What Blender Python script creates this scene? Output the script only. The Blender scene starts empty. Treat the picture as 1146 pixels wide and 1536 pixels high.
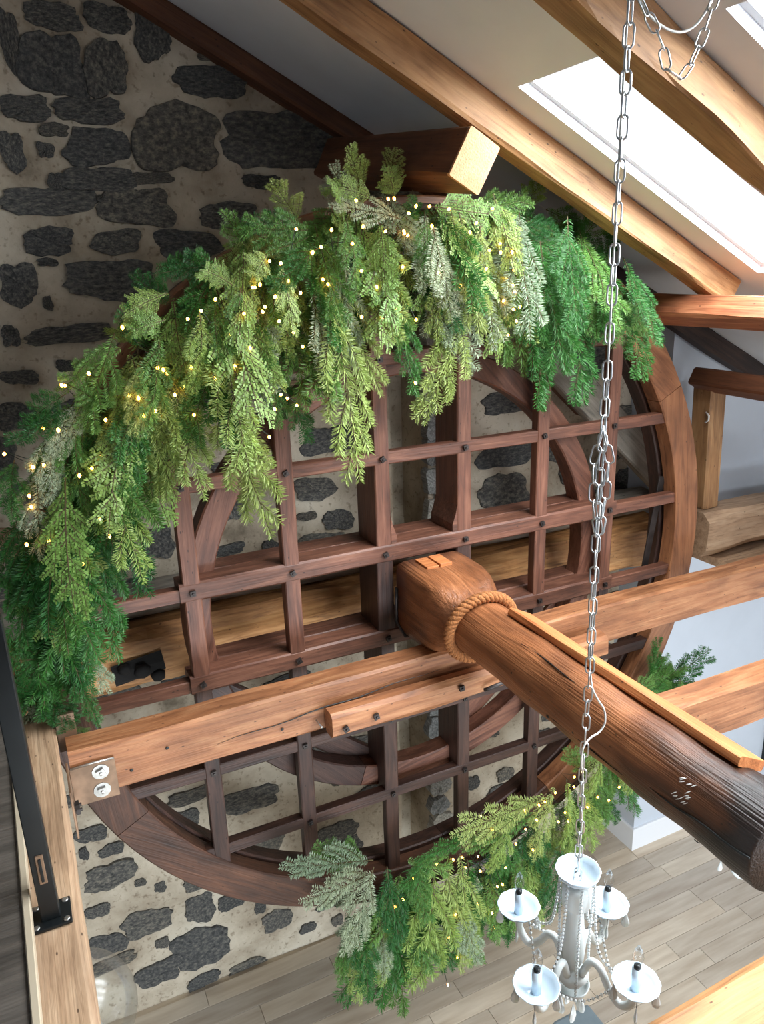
import bpy, bmesh, math, random
from mathutils import Vector, Matrix, noise
R = math.radians
C = bpy.context.scene.collection
SC = bpy.context.scene

# ------------------------------------------------------------------ camera, world, light, exposure
# origin = the photographer's eye; x runs along the stone wall, y towards it, z up
YAW, PITCH, ROLL, FPX = 24.853, 17.737, -1.897, 1145.0
cd = bpy.data.cameras.new('camera'); co = bpy.data.objects.new('camera', cd); C.objects.link(co)
cd.sensor_fit = 'VERTICAL'; cd.sensor_height = 36.0; cd.lens = 36.0 * FPX / 1536.0
cd.clip_start = 0.05; cd.clip_end = 100
_y, _p, _r = R(YAW), R(PITCH), R(ROLL)
_f = Vector((math.sin(_y)*math.cos(_p), math.cos(_y)*math.cos(_p), -math.sin(_p)))
_r0 = Vector((math.cos(_y), -math.sin(_y), 0)); _u0 = _r0.cross(_f)
_rt = _r0*math.cos(_r) + _u0*math.sin(_r); _up = -_r0*math.sin(_r) + _u0*math.cos(_r)
co.matrix_world = Matrix(((_rt.x, _up.x, -_f.x, 0), (_rt.y, _up.y, -_f.y, 0), (_rt.z, _up.z, -_f.z, 0), (0, 0, 0, 1)))
SC.camera = co

w = bpy.data.worlds.new('overcast_sky'); SC.world = w; w.use_nodes = True
w.node_tree.nodes['Background'].inputs[0].default_value = (0.93, 0.97, 1.0, 1)
w.node_tree.nodes['Background'].inputs[1].default_value = 1.25

SLOPE = R(27.0); CEIL = 1.55                       # roof plane: x*sin + z*cos = CEIL
NS, NC = math.sin(SLOPE), math.cos(SLOPE)
def roof_z(x, d=0.0): return (CEIL - d - x*NS)/NC
FLOOR = -4.865
WALL = 4.4
def area(name, loc, direction, sx, sy, energy, col=(1, 1, 1)):
    l = bpy.data.lights.new(name, 'AREA'); l.shape = 'RECTANGLE'; l.size = sx; l.size_y = sy; l.energy = energy; l.color = col
    o = bpy.data.objects.new(name, l); C.objects.link(o); o.location = loc
    o.rotation_euler = Vector(direction).to_track_quat('-Z', 'Y').to_euler()
    return o
SKY = (0.90, 0.96, 1.0)
SKYLIGHTS = [(2.04, 3.585, 2.32, 2.95), (2.08, 3.6, 1.25, 1.90), (2.08, 3.6, 0.18, 0.83), (2.08, 3.6, -0.9, -0.25)]
def sky_area(k, x0, x1, y0, y1, e):
    xm = (x0+x1)/2
    o = area('skylight_daylight', (xm+NS*0.10, (y0+y1)/2, roof_z(xm)+NC*0.10), (-NS, 0, -NC), 1, 1, e, SKY)
    o.data.size = y1-y0; o.data.size_y = (x1-x0)/NC
    o.matrix_world = Matrix(((0, NC, NS, xm+NS*0.10), (1, 0, 0, (y0+y1)/2), (0, -NS, NC, roof_z(xm)+NC*0.10), (0, 0, 0, 1)))
for k, s in enumerate(SKYLIGHTS): sky_area(k, *s, 118.0)
# unseen windows put in for fill daylight: side wall, low and high behind the photographer
area('window_daylight', (6.35, -0.4, -3.2), (-1, 0, 0.0), 1.9, 2.2, 40.0, SKY)
area('window_daylight', (1.6, -2.9, -3.3), (0, 1, 0), 4.4, 2.3, 420.0, (0.80, 0.91, 1.0))
area('window_daylight', (4.6, -2.9, -1.0), (0, 1, 0), 1.2, 1.2, 90.0, SKY)

vs = SC.view_settings
vs.view_transform = 'Standard'; vs.look = 'None'; vs.gamma = 1.0; vs.use_curve_mapping = False; vs.exposure = 0.0
SC.cycles.max_bounces = 8; SC.cycles.transparent_max_bounces = 12; SC.cycles.caustics_reflective = False; SC.cycles.caustics_refractive = False
SC.cycles.sample_clamp_indirect = 6.0

# ------------------------------------------------------------------ materials
def lin(c): return tuple((v/255.0/12.92 if v/255.0 <= 0.04045 else ((v/255.0+0.055)/1.055)**2.4) for v in c) + (1,)
def newmat(name):
    m = bpy.data.materials.new(name); m.use_nodes = True; nt = m.node_tree
    return m, nt, nt.nodes['Principled BSDF']
def N(nt, t, **kw):
    n = nt.nodes.new(t)
    for k, v in kw.items():
        if k.startswith('i_'): n.inputs[k[2:].replace('_', ' ')].default_value = v
        else: setattr(n, k, v)
    return n
def ramp(nt, src, stops):
    r = nt.nodes.new('ShaderNodeValToRGB'); e = r.color_ramp.elements
    while len(e) < len(stops): e.new(0.5)
    for k, (p, c) in enumerate(stops): e[k].position = p; e[k].color = c
    nt.links.new(src, r.inputs[0]); return r
def coords(nt, scale, rnd=True):
    tc = N(nt, 'ShaderNodeTexCoord'); src = tc.outputs['Object']
    if rnd:
        oi = N(nt, 'ShaderNodeObjectInfo'); mu = N(nt, 'ShaderNodeMath', operation='MULTIPLY'); mu.inputs[1].default_value = 23.0
        nt.links.new(oi.outputs['Random'], mu.inputs[0]); ad = N(nt, 'ShaderNodeVectorMath', operation='ADD')
        nt.links.new(src, ad.inputs[0]); nt.links.new(mu.outputs[0], ad.inputs[1]); src = ad.outputs[0]
    mp = N(nt, 'ShaderNodeMapping'); mp.inputs['Scale'].default_value = scale; nt.links.new(src, mp.inputs['Vector'])
    return mp.outputs[0]
def mul(nt, a, b, fac=1.0, mode='MULTIPLY'):
    m = N(nt, 'ShaderNodeMix', data_type='RGBA', blend_type=mode); m.inputs[0].default_value = fac
    nt.links.new(a, m.inputs[6]); nt.links.new(b, m.inputs[7]); return m.outputs[2]
def wood(name, dark, mid, light, rough=0.55, gs=1.0, patch=0.5, bump=0.25, grain=(1.0, 9.0, 9.0), holes=True):
    m, nt, b = newmat(name)
    v = coords(nt, grain)
    n1 = N(nt, 'ShaderNodeTexNoise'); n1.inputs['Scale'].default_value = 3.0*gs; n1.inputs['Detail'].default_value = 7; n1.inputs['Distortion'].default_value = 0.9
    nt.links.new(v, n1.inputs['Vector'])
    r1 = ramp(nt, n1.outputs[0], [(0.18, lin(dark)), (0.48, lin(mid)), (0.85, lin(light))])
    v2 = coords(nt, (0.8, 38, 38)); n2 = N(nt, 'ShaderNodeTexNoise'); n2.inputs['Scale'].default_value = 3.0*gs; n2.inputs['Detail'].default_value = 4
    nt.links.new(v2, n2.inputs['Vector'])
    r2 = ramp(nt, n2.outputs[0], [(0.28, (0.55, 0.51, 0.48, 1)), (0.42, (0.93, 0.93, 0.93, 1)), (0.7, (1.05, 1.04, 1.03, 1))])
    c = mul(nt, r1.outputs[0], r2.outputs[0], 0.75)
    v3 = coords(nt, (1.6, 3.0, 3.0)); n3 = N(nt, 'ShaderNodeTexNoise'); n3.inputs['Scale'].default_value = 1.6; n3.inputs['Detail'].default_value = 5
    nt.links.new(v3, n3.inputs['Vector'])
    r3 = ramp(nt, n3.outputs[0], [(0.36, (0.45, 0.42, 0.40, 1)), (0.55, (1, 1, 1, 1))])
    c = mul(nt, c, r3.outputs[0], patch)
    if holes:
        v4 = coords(nt, (9, 22, 22)); n4 = N(nt, 'ShaderNodeTexVoronoi'); n4.inputs['Scale'].default_value = 1.4; nt.links.new(v4, n4.inputs['Vector'])
        r4 = ramp(nt, n4.outputs['Distance'], [(0.06, (0.18, 0.14, 0.12, 1)), (0.11, (1, 1, 1, 1))])
        c = mul(nt, c, r4.outputs[0], 0.9)
    nt.links.new(c, b.inputs['Base Color']); b.inputs['Roughness'].default_value = rough
    bp = N(nt, 'ShaderNodeBump'); bp.inputs['Strength'].default_value = bump; bp.inputs['Distance'].default_value = 0.01
    nt.links.new(n2.outputs[0], bp.inputs['Height']); nt.links.new(bp.outputs[0], b.inputs['Normal'])
    return m
def plain(name, col, rough=0.5, metal=0.0, var=0.0, **kw):
    m, nt, b = newmat(name)
    b.inputs['Roughness'].default_value = rough; b.inputs['Metallic'].default_value = metal
    v = coords(nt, (1, 1, 1)); n = N(nt, 'ShaderNodeTexNoise'); n.inputs['Scale'].default_value = kw.get('scale', 14.0); n.inputs['Detail'].default_value = 5
    nt.links.new(v, n.inputs['Vector'])
    c = lin(col); d = tuple(x*(1-var) for x in c[:3]) + (1,)
    r = ramp(nt, n.outputs[0], [(0.35, d), (0.6, c)]); nt.links.new(r.outputs[0], b.inputs['Base Color'])
    if 'bump' in kw:
        bp = N(nt, 'ShaderNodeBump'); bp.inputs['Strength'].default_value = kw['bump']; bp.inputs['Distance'].default_value = 0.01
        nt.links.new(n.outputs[0], bp.inputs['Height']); nt.links.new(bp.outputs[0], b.inputs['Normal'])
    if 'trans' in kw: b.inputs['Transmission Weight'].default_value = kw['trans']
    if 'ior' in kw: b.inputs['IOR'].default_value = kw['ior']
    return m
M = {}
M['wheel'] = wood('wheel_oak', (60, 38, 30), (108, 68, 52), (148, 102, 80), 0.5, patch=0.55)
M['rim'] = wood('rim_oak', (88, 54, 34), (142, 92, 60), (176, 122, 84), 0.5, patch=0.55)
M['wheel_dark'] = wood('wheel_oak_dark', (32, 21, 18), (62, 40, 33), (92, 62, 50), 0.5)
M['beam'] = wood('honey_beam', (104, 62, 36), (154, 100, 64), (194, 142, 100), 0.55, patch=0.5)
M['rafter'] = wood('rafter_pine', (112, 78, 48), (168, 124, 82), (200, 158, 112), 0.6, patch=0.55)
M['red_beam'] = wood('purlin_oak', (92, 48, 30), (150, 90, 58), (190, 130, 92), 0.55)
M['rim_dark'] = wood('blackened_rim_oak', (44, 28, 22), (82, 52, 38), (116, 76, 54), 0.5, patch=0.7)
M['old_dark'] = wood('smoked_timber', (22, 15, 12), (46, 30, 24), (72, 48, 36), 0.7)
M['brown_raf'] = wood('wall_rafter_timber', (62, 34, 20), (104, 62, 38), (130, 84, 52), 0.65)
M['grey_wood'] = wood('weathered_grey_timber', (86, 80, 74), (146, 138, 126), (182, 172, 158), 0.75)
M['log'] = wood('old_log', (96, 62, 34), (184, 130, 78), (222, 174, 118), 0.65, patch=0.7)
M['pale'] = wood('pale_sill_beam', (124, 96, 72), (178, 146, 116), (204, 176, 146), 0.65, patch=0.35)
M['shaft'] = wood('shaft_oak', (84, 48, 28), (142, 88, 54), (178, 118, 78), 0.42, patch=0.8, grain=(0.8, 7, 7), bump=0.6)
M['end'] = wood('fresh_end_grain', (182, 132, 88), (204, 154, 108), (216, 168, 122), 0.7, grain=(6, 3, 3), patch=0.0, holes=False)
M['cut'] = wood('wedge_wood', (150, 84, 44), (190, 116, 66), (210, 140, 84), 0.6, patch=0.2)
M['iron'] = plain('black_iron', (74, 68, 66), 0.5, 0.7, 0.4)
M['steel'] = plain('zinc_steel', (190, 188, 184), 0.35, 0.85, 0.3)
M['rusty'] = plain('aged_steel_plate', (150, 120, 96), 0.5, 0.45, 0.45, scale=9)
M['black'] = plain('black_powder_coat', (26, 30, 32), 0.35, 0.2, 0.2)
M['soot'] = plain('greasy_soot', (24, 21, 19), 0.9)
M['white'] = plain('white_plaster', (226, 231, 238), 0.8, 0, 0.03, scale=6)
M['drywall'] = plain('white_wall_paint', (190, 197, 207), 0.75, 0, 0.03, scale=5)
M['trimwhite'] = plain('white_trim_paint', (228, 230, 234), 0.45)
M['grey_strip'] = plain('mortar_skim', (150, 142, 130), 0.9, 0, 0.3)
M['opal'] = plain('opal_glass', (198, 214, 226), 0.12)
M['frost'] = plain('frosted_glass', (236, 243, 243), 0.3, trans=0.35, ior=1.3)
M['crystal'] = plain('crystal_glass', (244, 250, 250), 0.06, trans=0.45, ior=1.4)
M['clear'] = plain('clear_glass', (250, 252, 252), 0.02, trans=1.0, ior=1.25)
M['amber'] = wood('amber_beam', (140, 92, 54), (196, 142, 92), (222, 172, 120), 0.65, patch=0.5)
M['rope'] = plain('jute_rope', (176, 112, 62), 0.85, 0, 0.5, scale=120, bump=0.6)
M['chain'] = plain('silver_chain', (205, 208, 210), 0.28, 0.8, 0.15)
M['cord'] = plain('white_cord', (226, 226, 222), 0.4)
M['wire'] = plain('green_wire', (30, 44, 30), 0.6)
M['vine'] = plain('garland_vine', (70, 50, 32), 0.8, 0, 0.4)
M['twig'] = plain('fir_twig', (86, 74, 44), 0.8, 0, 0.3)
M['grey_fabric'] = plain('slate_fabric', (120, 134, 142), 0.85, 0, 0.1)
M['loft'] = wood('dark_loft_board', (54, 50, 46), (84, 78, 72), (108, 100, 92), 0.5, holes=False)
M['alu'] = plain('beige_edge_trim', (196, 182, 158), 0.45, 0.2)
def needle(name, a, b2):
    m, nt, b = newmat(name)
    oi = N(nt, 'ShaderNodeObjectInfo'); r = ramp(nt, oi.outputs['Random'], [(0.0, lin(a)), (1.0, lin(b2))])
    v = coords(nt, (1, 1, 1)); n = N(nt, 'ShaderNodeTexNoise'); n.inputs['Scale'].default_value = 22.0; nt.links.new(v, n.inputs['Vector'])
    r2 = ramp(nt, n.outputs[0], [(0.3, (0.62, 0.66, 0.58, 1)), (0.65, (1.12, 1.12, 1.08, 1))])
    c = mul(nt, r.outputs[0], r2.outputs[0], 1.0)
    nt.links.new(c, b.inputs['Base Color']); b.inputs['Roughness'].default_value = 0.5
    t = N(nt, 'ShaderNodeBsdfTranslucent'); nt.links.new(c, t.inputs[0])
    mx = N(nt, 'ShaderNodeMixShader'); mx.inputs[0].default_value = 0.28
    nt.links.new(b.outputs[0], mx.inputs[1]); nt.links.new(t.outputs[0], mx.inputs[2]); nt.links.new(mx.outputs[0], nt.nodes['Material Output'].inputs[0])
    return m
NEEDLE = [needle('deep_green_needles', (44, 102, 46), (76, 134, 60)), needle('mid_green_needles', (86, 134, 62), (118, 158, 80)),
          needle('yellow_green_needles', (152, 178, 92), (182, 196, 122)), needle('frosted_needles', (150, 168, 142), (182, 192, 164)),
          needle('cedar_scales', (116, 156, 72), (162, 184, 100))]
m, nt, b = newmat('warm_led'); b.inputs['Base Color'].default_value = lin((255, 214, 130))
b.inputs['Emission Color'].default_value = (1.0, 0.44, 0.07, 1); b.inputs['Emission Strength'].default_value = 22.0; M['led'] = m
m, nt, b = newmat('thin_clear_glass'); tr = N(nt, 'ShaderNodeBsdfTransparent'); tr.inputs[0].default_value = (0.95, 0.96, 0.96, 1); gl = N(nt, 'ShaderNodeBsdfGlossy'); gl.inputs['Roughness'].default_value = 0.18
lw = N(nt, 'ShaderNodeLayerWeight'); lw.inputs[0].default_value = 0.2; mx = N(nt, 'ShaderNodeMixShader'); mq = N(nt, 'ShaderNodeMath', operation='MULTIPLY_ADD'); mq.inputs[1].default_value = 0.4; mq.inputs[2].default_value = 0.03; nt.links.new(lw.outputs['Fresnel'], mq.inputs[0]); nt.links.new(mq.outputs[0], mx.inputs[0]); nt.links.new(tr.outputs[0], mx.inputs[1]); nt.links.new(gl.outputs[0], mx.inputs[2]); nt.links.new(mx.outputs[0], nt.nodes['Material Output'].inputs[0]); M['thin'] = m
# stones and mortar
def stone_mat(name, a, b_, c_):
    m, nt, b = newmat(name)
    v = coords(nt, (1, 1, 1)); n = N(nt, 'ShaderNodeTexNoise'); n.inputs['Scale'].default_value = 4.0; n.inputs['Detail'].default_value = 10; n.inputs['Roughness'].default_value = 0.72; mpn = N(nt, 'ShaderNodeMapping'); mpn.inputs['Scale'].default_value = (3.0, 3.0, 3.0); nt.links.new(v, mpn.inputs[0]); v = mpn.outputs[0]
    nt.links.new(v, n.inputs['Vector'])
    r = ramp(nt, n.outputs[0], [(0.36, lin(a)), (0.5, lin(b_)), (0.66, lin(c_))])
    oi = N(nt, 'ShaderNodeObjectInfo'); r2 = ramp(nt, oi.outputs['Random'], [(0.0, (0.72, 0.74, 0.78, 1)), (0.6, (1, 1, 1, 1)), (1.0, (1.2, 1.12, 1.0, 1))])
    c = mul(nt, r.outputs[0], r2.outputs[0])
    nt.links.new(c, b.inputs['Base Color']); b.inputs['Roughness'].default_value = 0.85
    bp = N(nt, 'ShaderNodeBump'); bp.inputs['Strength'].default_value = 0.7; bp.inputs['Distance'].default_value = 0.02
    nt.links.new(n.outputs[0], bp.inputs['Height']); nt.links.new(bp.outputs[0], b.inputs['Normal'])
    return m
M['stone'] = stone_mat('limestone', (52, 52, 52), (90, 89, 86), (140, 134, 122))
M['tan_stone'] = stone_mat('tan_stone', (110, 86, 66), (146, 118, 94), (170, 146, 120))
m, nt, b = newmat('lime_mortar')
v = coords(nt, (1, 1, 1), False); n = N(nt, 'ShaderNodeTexNoise'); n.inputs['Scale'].default_value = 2.2; n.inputs['Detail'].default_value = 10; n.inputs['Roughness'].default_value = 0.62
nt.links.new(v, n.inputs['Vector'])
r = ramp(nt, n.outputs[0], [(0.30, lin((106, 94, 78))), (0.43, lin((164, 150, 130))), (0.60, lin((196, 184, 164))), (0.8, lin((210, 202, 186)))])
n2 = N(nt, 'ShaderNodeTexNoise'); n2.inputs['Scale'].default_value = 34.0; n2.inputs['Detail'].default_value = 4; nt.links.new(v, n2.inputs['Vector'])
r2 = ramp(nt, n2.outputs[0], [(0.30, (0.5, 0.46, 0.42, 1)), (0.42, (1, 1, 1, 1))])
c = mul(nt, r.outputs[0], r2.outputs[0], 0.8)
nt.links.new(c, b.inputs['Base Color']); b.inputs['Roughness'].default_value = 0.95
bp = N(nt, 'ShaderNodeBump'); bp.inputs['Strength'].default_value = 0.9; bp.inputs['Distance'].default_value = 0.03
nt.links.new(n.outputs[0], bp.inputs['Height']); nt.links.new(bp.outputs[0], b.inputs['Normal']); M['mortar'] = m
m, nt, b = newmat('oak_floor_plank')
v = coords(nt, (1.2, 9, 9)); n = N(nt, 'ShaderNodeTexNoise'); n.inputs['Scale'].default_value = 2.0; n.inputs['Detail'].default_value = 6; nt.links.new(v, n.inputs['Vector'])
r = ramp(nt, n.outputs[0], [(0.3, lin((186, 170, 150))), (0.7, lin((214, 202, 184)))])
oi = N(nt, 'ShaderNodeObjectInfo'); r2 = ramp(nt, oi.outputs['Random'], [(0.0, (0.72, 0.72, 0.74, 1)), (0.5, (0.92, 0.92, 0.92, 1)), (1.0, (1.08, 1.06, 1.03, 1))])
nt.links.new(mul(nt, r.outputs[0], r2.outputs[0]), b.inputs['Base Color']); b.inputs['Roughness'].default_value = 0.38; M['plank'] = m

# ------------------------------------------------------------------ helpers
def link(name, me, mat, parent=None, mw=None):
    o = bpy.data.objects.new(name, me); C.objects.link(o)
    if mat is not None:
        mats = mat if isinstance(mat, (list, tuple)) else [mat]
        if not me.materials:
            for q in mats: me.materials.append(q)
    mw = mw or Matrix.Identity(4)
    if parent is not None:
        o.parent = parent; o.matrix_parent_inverse = parent_mw(parent).inverted(); 
    o.matrix_basis = mw; o['_'] = 0; del o['_']
    PMW[o.name] = mw
    return o
PMW = {}
def parent_mw(p): return PMW.get(p.name, Matrix.Identity(4))
def thing(name, label, cat, loc=(0, 0, 0), group=None, kind=None):
    o = bpy.data.objects.new(name, None); C.objects.link(o); o.location = loc; o.empty_display_size = 0.1
    PMW[o.name] = Matrix.Translation(Vector(loc)); tag(o, label, cat, group, kind); return o
def tag(o, label=None, cat=None, group=None, kind=None):
    if label: o['label'] = label
    if cat: o['category'] = cat
    if group: o['group'] = group
    if kind: o['kind'] = kind
    return o
def mesh(name, vs_, fs, smooth=False):
    me = bpy.data.meshes.new(name); me.from_pydata([tuple(v) for v in vs_], [], fs); me.update()
    bm = bmesh.new(); bm.from_mesh(me); bmesh.ops.recalc_face_normals(bm, faces=bm.faces); bm.to_mesh(me); bm.free()
    if smooth: me.polygons.foreach_set('use_smooth', [True]*len(me.polygons))
    return me
def basis(p0, p1, up=(0, 0, 1)):
    x = (Vector(p1)-Vector(p0)).normalized(); z = Vector(up); z = (z - x*z.dot(x)).normalized(); y = z.cross(x)
    return Matrix(((x.x, y.x, z.x, p0[0]), (x.y, y.y, z.y, p0[1]), (x.z, y.z, z.z, p0[2]), (0, 0, 0, 1)))
def beam_mesh(L, wd, ht, amp=0.006, seg=None, ch=0.012, seed=0, wave=None):
    """squared timber along local x, rounded arrises and hand-hewn unevenness; centred on local y and z"""
    seg = seg or max(2, int(L/0.09)); vs_ = []; fs = []
    a, b_ = wd/2, ht/2; ch = min(ch, a*0.6, b_*0.6)
    sec = [(-a+ch, -b_), (a-ch, -b_), (a, -b_+ch), (a, b_-ch), (a-ch, b_), (-a+ch, b_), (-a, b_-ch), (-a, -b_+ch)]
    k = len(sec)
    for i in range(seg+1):
        x = L*i/seg
        wy = wave(x) if wave else (0, 0)
        for j, (y, z) in enumerate(sec):
            n1 = noise.noise(Vector((x*2.3+seed*7.1, j*1.7, seed*3.3)))*amp; n2 = noise.noise(Vector((x*2.3+seed*5.7, j*1.3+40, seed*1.9)))*amp
            vs_.append((x, y+n1+wy[0], z+n2+wy[1]))
    for i in range(seg):
        for j in range(k):
            q = i*k+j; r_ = i*k+(j+1) % k
            fs.append((q, r_, r_+k, q+k))
    fs.append(tuple(range(k))[::-1]); fs.append(tuple(range(seg*k, seg*k+k)))
    return mesh('timber', vs_, fs)
def beam(name, p0, p1, wd, ht, mat, parent=None, up=(0, 0, 1), **kw):
    L = (Vector(p1)-Vector(p0)).length
    return link(name, beam_mesh(L, wd, ht, **kw), mat, parent, basis(p0, p1, up))
def boxm(x0, x1, y0, y1, z0, z1):
    v = [(x, y, z) for x in (x0, x1) for y in (y0, y1) for z in (z0, z1)]
    return v, [(0, 1, 3, 2), (4, 6, 7, 5), (0, 4, 5, 1), (2, 3, 7, 6), (0, 2, 6, 4), (1, 5, 7, 3)]
def box(name, x0, x1, y0, y1, z0, z1, mat, parent=None, bev=0.0):
    cx, cy, cz = (x0+x1)/2, (y0+y1)/2, (z0+z1)/2
    v, f = boxm(x0-cx, x1-cx, y0-cy, y1-cy, z0-cz, z1-cz); me = mesh(name, v, f)
    if bev:
        bm = bmesh.new(); bm.from_mesh(me); bmesh.ops.bevel(bm, geom=bm.edges[:], offset=bev, segments=2, affect='EDGES', profile=0.5); bm.to_mesh(me); bm.free()
    return link(name, me, mat, parent, Matrix.Translation((cx, cy, cz)))
def tube_data(pts, rad, k=6, closed=False, cap=True):
    vs_, fs = [], []; n = len(pts); pts = [Vector(p) for p in pts]; prev = None
    for i, p in enumerate(pts):
        if closed: t = (pts[(i+1) % n]-pts[i-1]).normalized()
        else: t = (pts[min(i+1, n-1)]-pts[max(i-1, 0)]).normalized()
        if prev is None:
            u = t.orthogonal().normalized()
        else:
            u = (prev - t*prev.dot(t)); u = u.normalized() if u.length > 1e-6 else t.orthogonal().normalized()
        prev = u; v = t.cross(u); r_ = rad[i] if isinstance(rad, (list, tuple)) else rad
        for j in range(k):
            a = 2*math.pi*j/k; vs_.append(p + u*math.cos(a)*r_ + v*math.sin(a)*r_)
    m_ = n if closed else n-1
    for i in range(m_):
        for j in range(k):
            a = i*k+j; b_ = i*k+(j+1) % k; c_ = ((i+1) % n)*k+(j+1) % k; d = ((i+1) % n)*k+j
            fs.append((a, b_, c_, d))
    if not closed and cap: fs.append(tuple(range(k))[::-1]); fs.append(tuple(range((n-1)*k, n*k)))
    return vs_, fs
def tube(name, pts, rad, mat, parent=None, k=6, closed=False, origin=None):
    o0 = Vector(origin) if origin is not None else Vector(pts[0])
    v, f = tube_data([Vector(p)-o0 for p in pts], rad, k, closed)
    return link(name, mesh(name, v, f, True), mat, parent, Matrix.Translation(o0))
def lathe_data(prof, k=20, wob=None):
    """prof: (radius, z) list, about local z"""
    vs_, fs = [], []
    for i, (r_, z) in enumerate(prof):
        for j in range(k):
            a = 2*math.pi*j/k; rr = r_*(wob(a, i) if wob else 1); vs_.append((rr*math.cos(a), rr*math.sin(a), z))
    for i in range(len(prof)-1):
        for j in range(k):
            fs.append((i*k+j, i*k+(j+1) % k, (i+1)*k+(j+1) % k, (i+1)*k+j))
    return vs_, fs
def lathe(name, prof, mat, parent, loc, k=20, wob=None):
    v, f = lathe_data(prof, k, wob); return link(name, mesh(name, v, f, True), mat, parent, Matrix.Translation(Vector(loc)))
def copy_tree(o, parent, delta):
    """a copy of a thing with copies of its parts and sub-parts"""
    c = o.copy(); C.objects.link(c)
    if parent is None:
        c.matrix_basis = Matrix.Translation(delta) @ o.matrix_basis
    else:
        c.parent = parent; c.matrix_parent_inverse = o.matrix_parent_inverse.copy()
    for ch in [q for q in o.children]: copy_tree(ch, c, delta)
    return c

# ------------------------------------------------------------------ the room shell
rnd = random.Random(7)
def grid_with_holes(us, vs_, holes, fn):
    pts = [fn(u, v) for u in us for v in vs_]; nv = len(vs_); fs = []
    for i in range(len(us)-1):
        for j in range(nv-1):
            um, vm = (us[i]+us[i+1])/2, (vs_[j]+vs_[j+1])/2
            if any(a < um < b_ and c_ < vm < d for (a, b_, c_, d) in holes): continue
            fs.append((i*nv+j, (i+1)*nv+j, (i+1)*nv+j+1, i*nv+j+1))
    return pts, fs
RIDGE = -0.9
ys = sorted({-3.0, 4.42} | {s[2] for s in SKYLIGHTS} | {s[3] for s in SKYLIGHTS})
def roof_pt(x, y):
    z = roof_z(x) if x >= RIDGE else roof_z(RIDGE) - (RIDGE-x)*math.tan(SLOPE)
    return (x, y, z)
p, f = grid_with_holes([-3.6, RIDGE, 2.05, 3.588, 6.5], ys, [(2.05, 3.588, s[2], s[3]) for s in SKYLIGHTS], roof_pt)
me = bpy.data.meshes.new('ceiling'); me.from_pydata(p, [], f); me.update()
for pol in me.polygons:
    if pol.normal.z > 0: pol.flip()
me.update()
ceiling = link('ceiling', me, M['white']); tag(ceiling, kind='structure')
so = ceiling.modifiers.new('thickness', 'SOLIDIFY'); so.thickness = 0.06; so.offset = -1.0
for k, (x0, x1, y0, y1) in enumerate(SKYLIGHTS[:2]):
    t = thing('window_%d' % (k+1), 'bright skylight set in the white sloping ceiling between rafters' if k == 0 else 'skylight cut off by the upper corner, behind the nearer rafter', 'skylight', ((x0+x1)/2, (y0+y1)/2, roof_z((x0+x1)/2)), kind='structure')
    def rp(x, y, d): return (x+NS*d, y, roof_z(x)+NC*d)
    for nm, (a, b_, c_, d) in (('window_frame', (2.05, 2.08, y0, y1)), ('window_frame', (3.56, 3.588, y0, y1)), ('window_frame', (2.08, 3.56, y0, y0+0.03)), ('window_frame', (2.08, 3.56, y1-0.03, y1))):
        v = [rp(x, y, q) for x in (a, b_) for y in (c_, d) for q in (0.04, 0.058)]
        link(nm, mesh(nm, v, boxm(0, 1, 0, 1, 0, 1)[1]), M['trimwhite'], t)
    v = [rp(x, y, q) for x in (2.07, 3.57) for y in (y0+0.02, y1-0.02) for q in (0.046, 0.052)]
    m_, nt_, b_ = newmat('skylight_glass'); tr = N(nt_, 'ShaderNodeBsdfTransparent'); gl = N(nt_, 'ShaderNodeBsdfGlossy'); gl.inputs['Roughness'].default_value = 0.02
    mx = N(nt_, 'ShaderNodeMixShader'); mx.inputs[0].default_value = 0.06; nt_.links.new(tr.outputs[0], mx.inputs[1]); nt_.links.new(gl.outputs[0], mx.inputs[2]); nt_.links.new(mx.outputs[0], nt_.nodes['Material Output'].inputs[0])
    link('pane', mesh('pane', v, boxm(0, 1, 0, 1, 0, 1)[1]), m_, t)

# stone gable wall with a tall niche
NX0, NX1, NZT = 2.13, 2.38, -0.10
xs = [-3.6+0.15*i for i in range(68)]; xs = sorted([x for x in xs if abs(x-NX0) > 0.05 and abs(x-NX1) > 0.05] + [NX0-0.01, NX0+0.01, NX1-0.01, NX1+0.01])
zs = [FLOOR-0.02+0.14*i for i in range(53)]; zs = sorted([z for z in zs if abs(z-NZT) > 0.05] + [NZT-0.02, NZT+0.02])
def wall_pt(x, z):
    y = WALL + noise.noise(Vector((x*1.7, z*1.7, 3)))*0.025 + noise.noise(Vector((x*6, z*6, 9)))*0.012
    if NX0 < x < NX1 and z < NZT: y += 0.34
    return (x, y, min(z, roof_z(x)+0.03 if x > RIDGE else 2.3))
p, f = grid_with_holes(xs, zs, [], wall_pt)
wall_back = link('wall_back', mesh('wall_back', p, f), M['mortar']); tag(wall_back, kind='structure')
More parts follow.
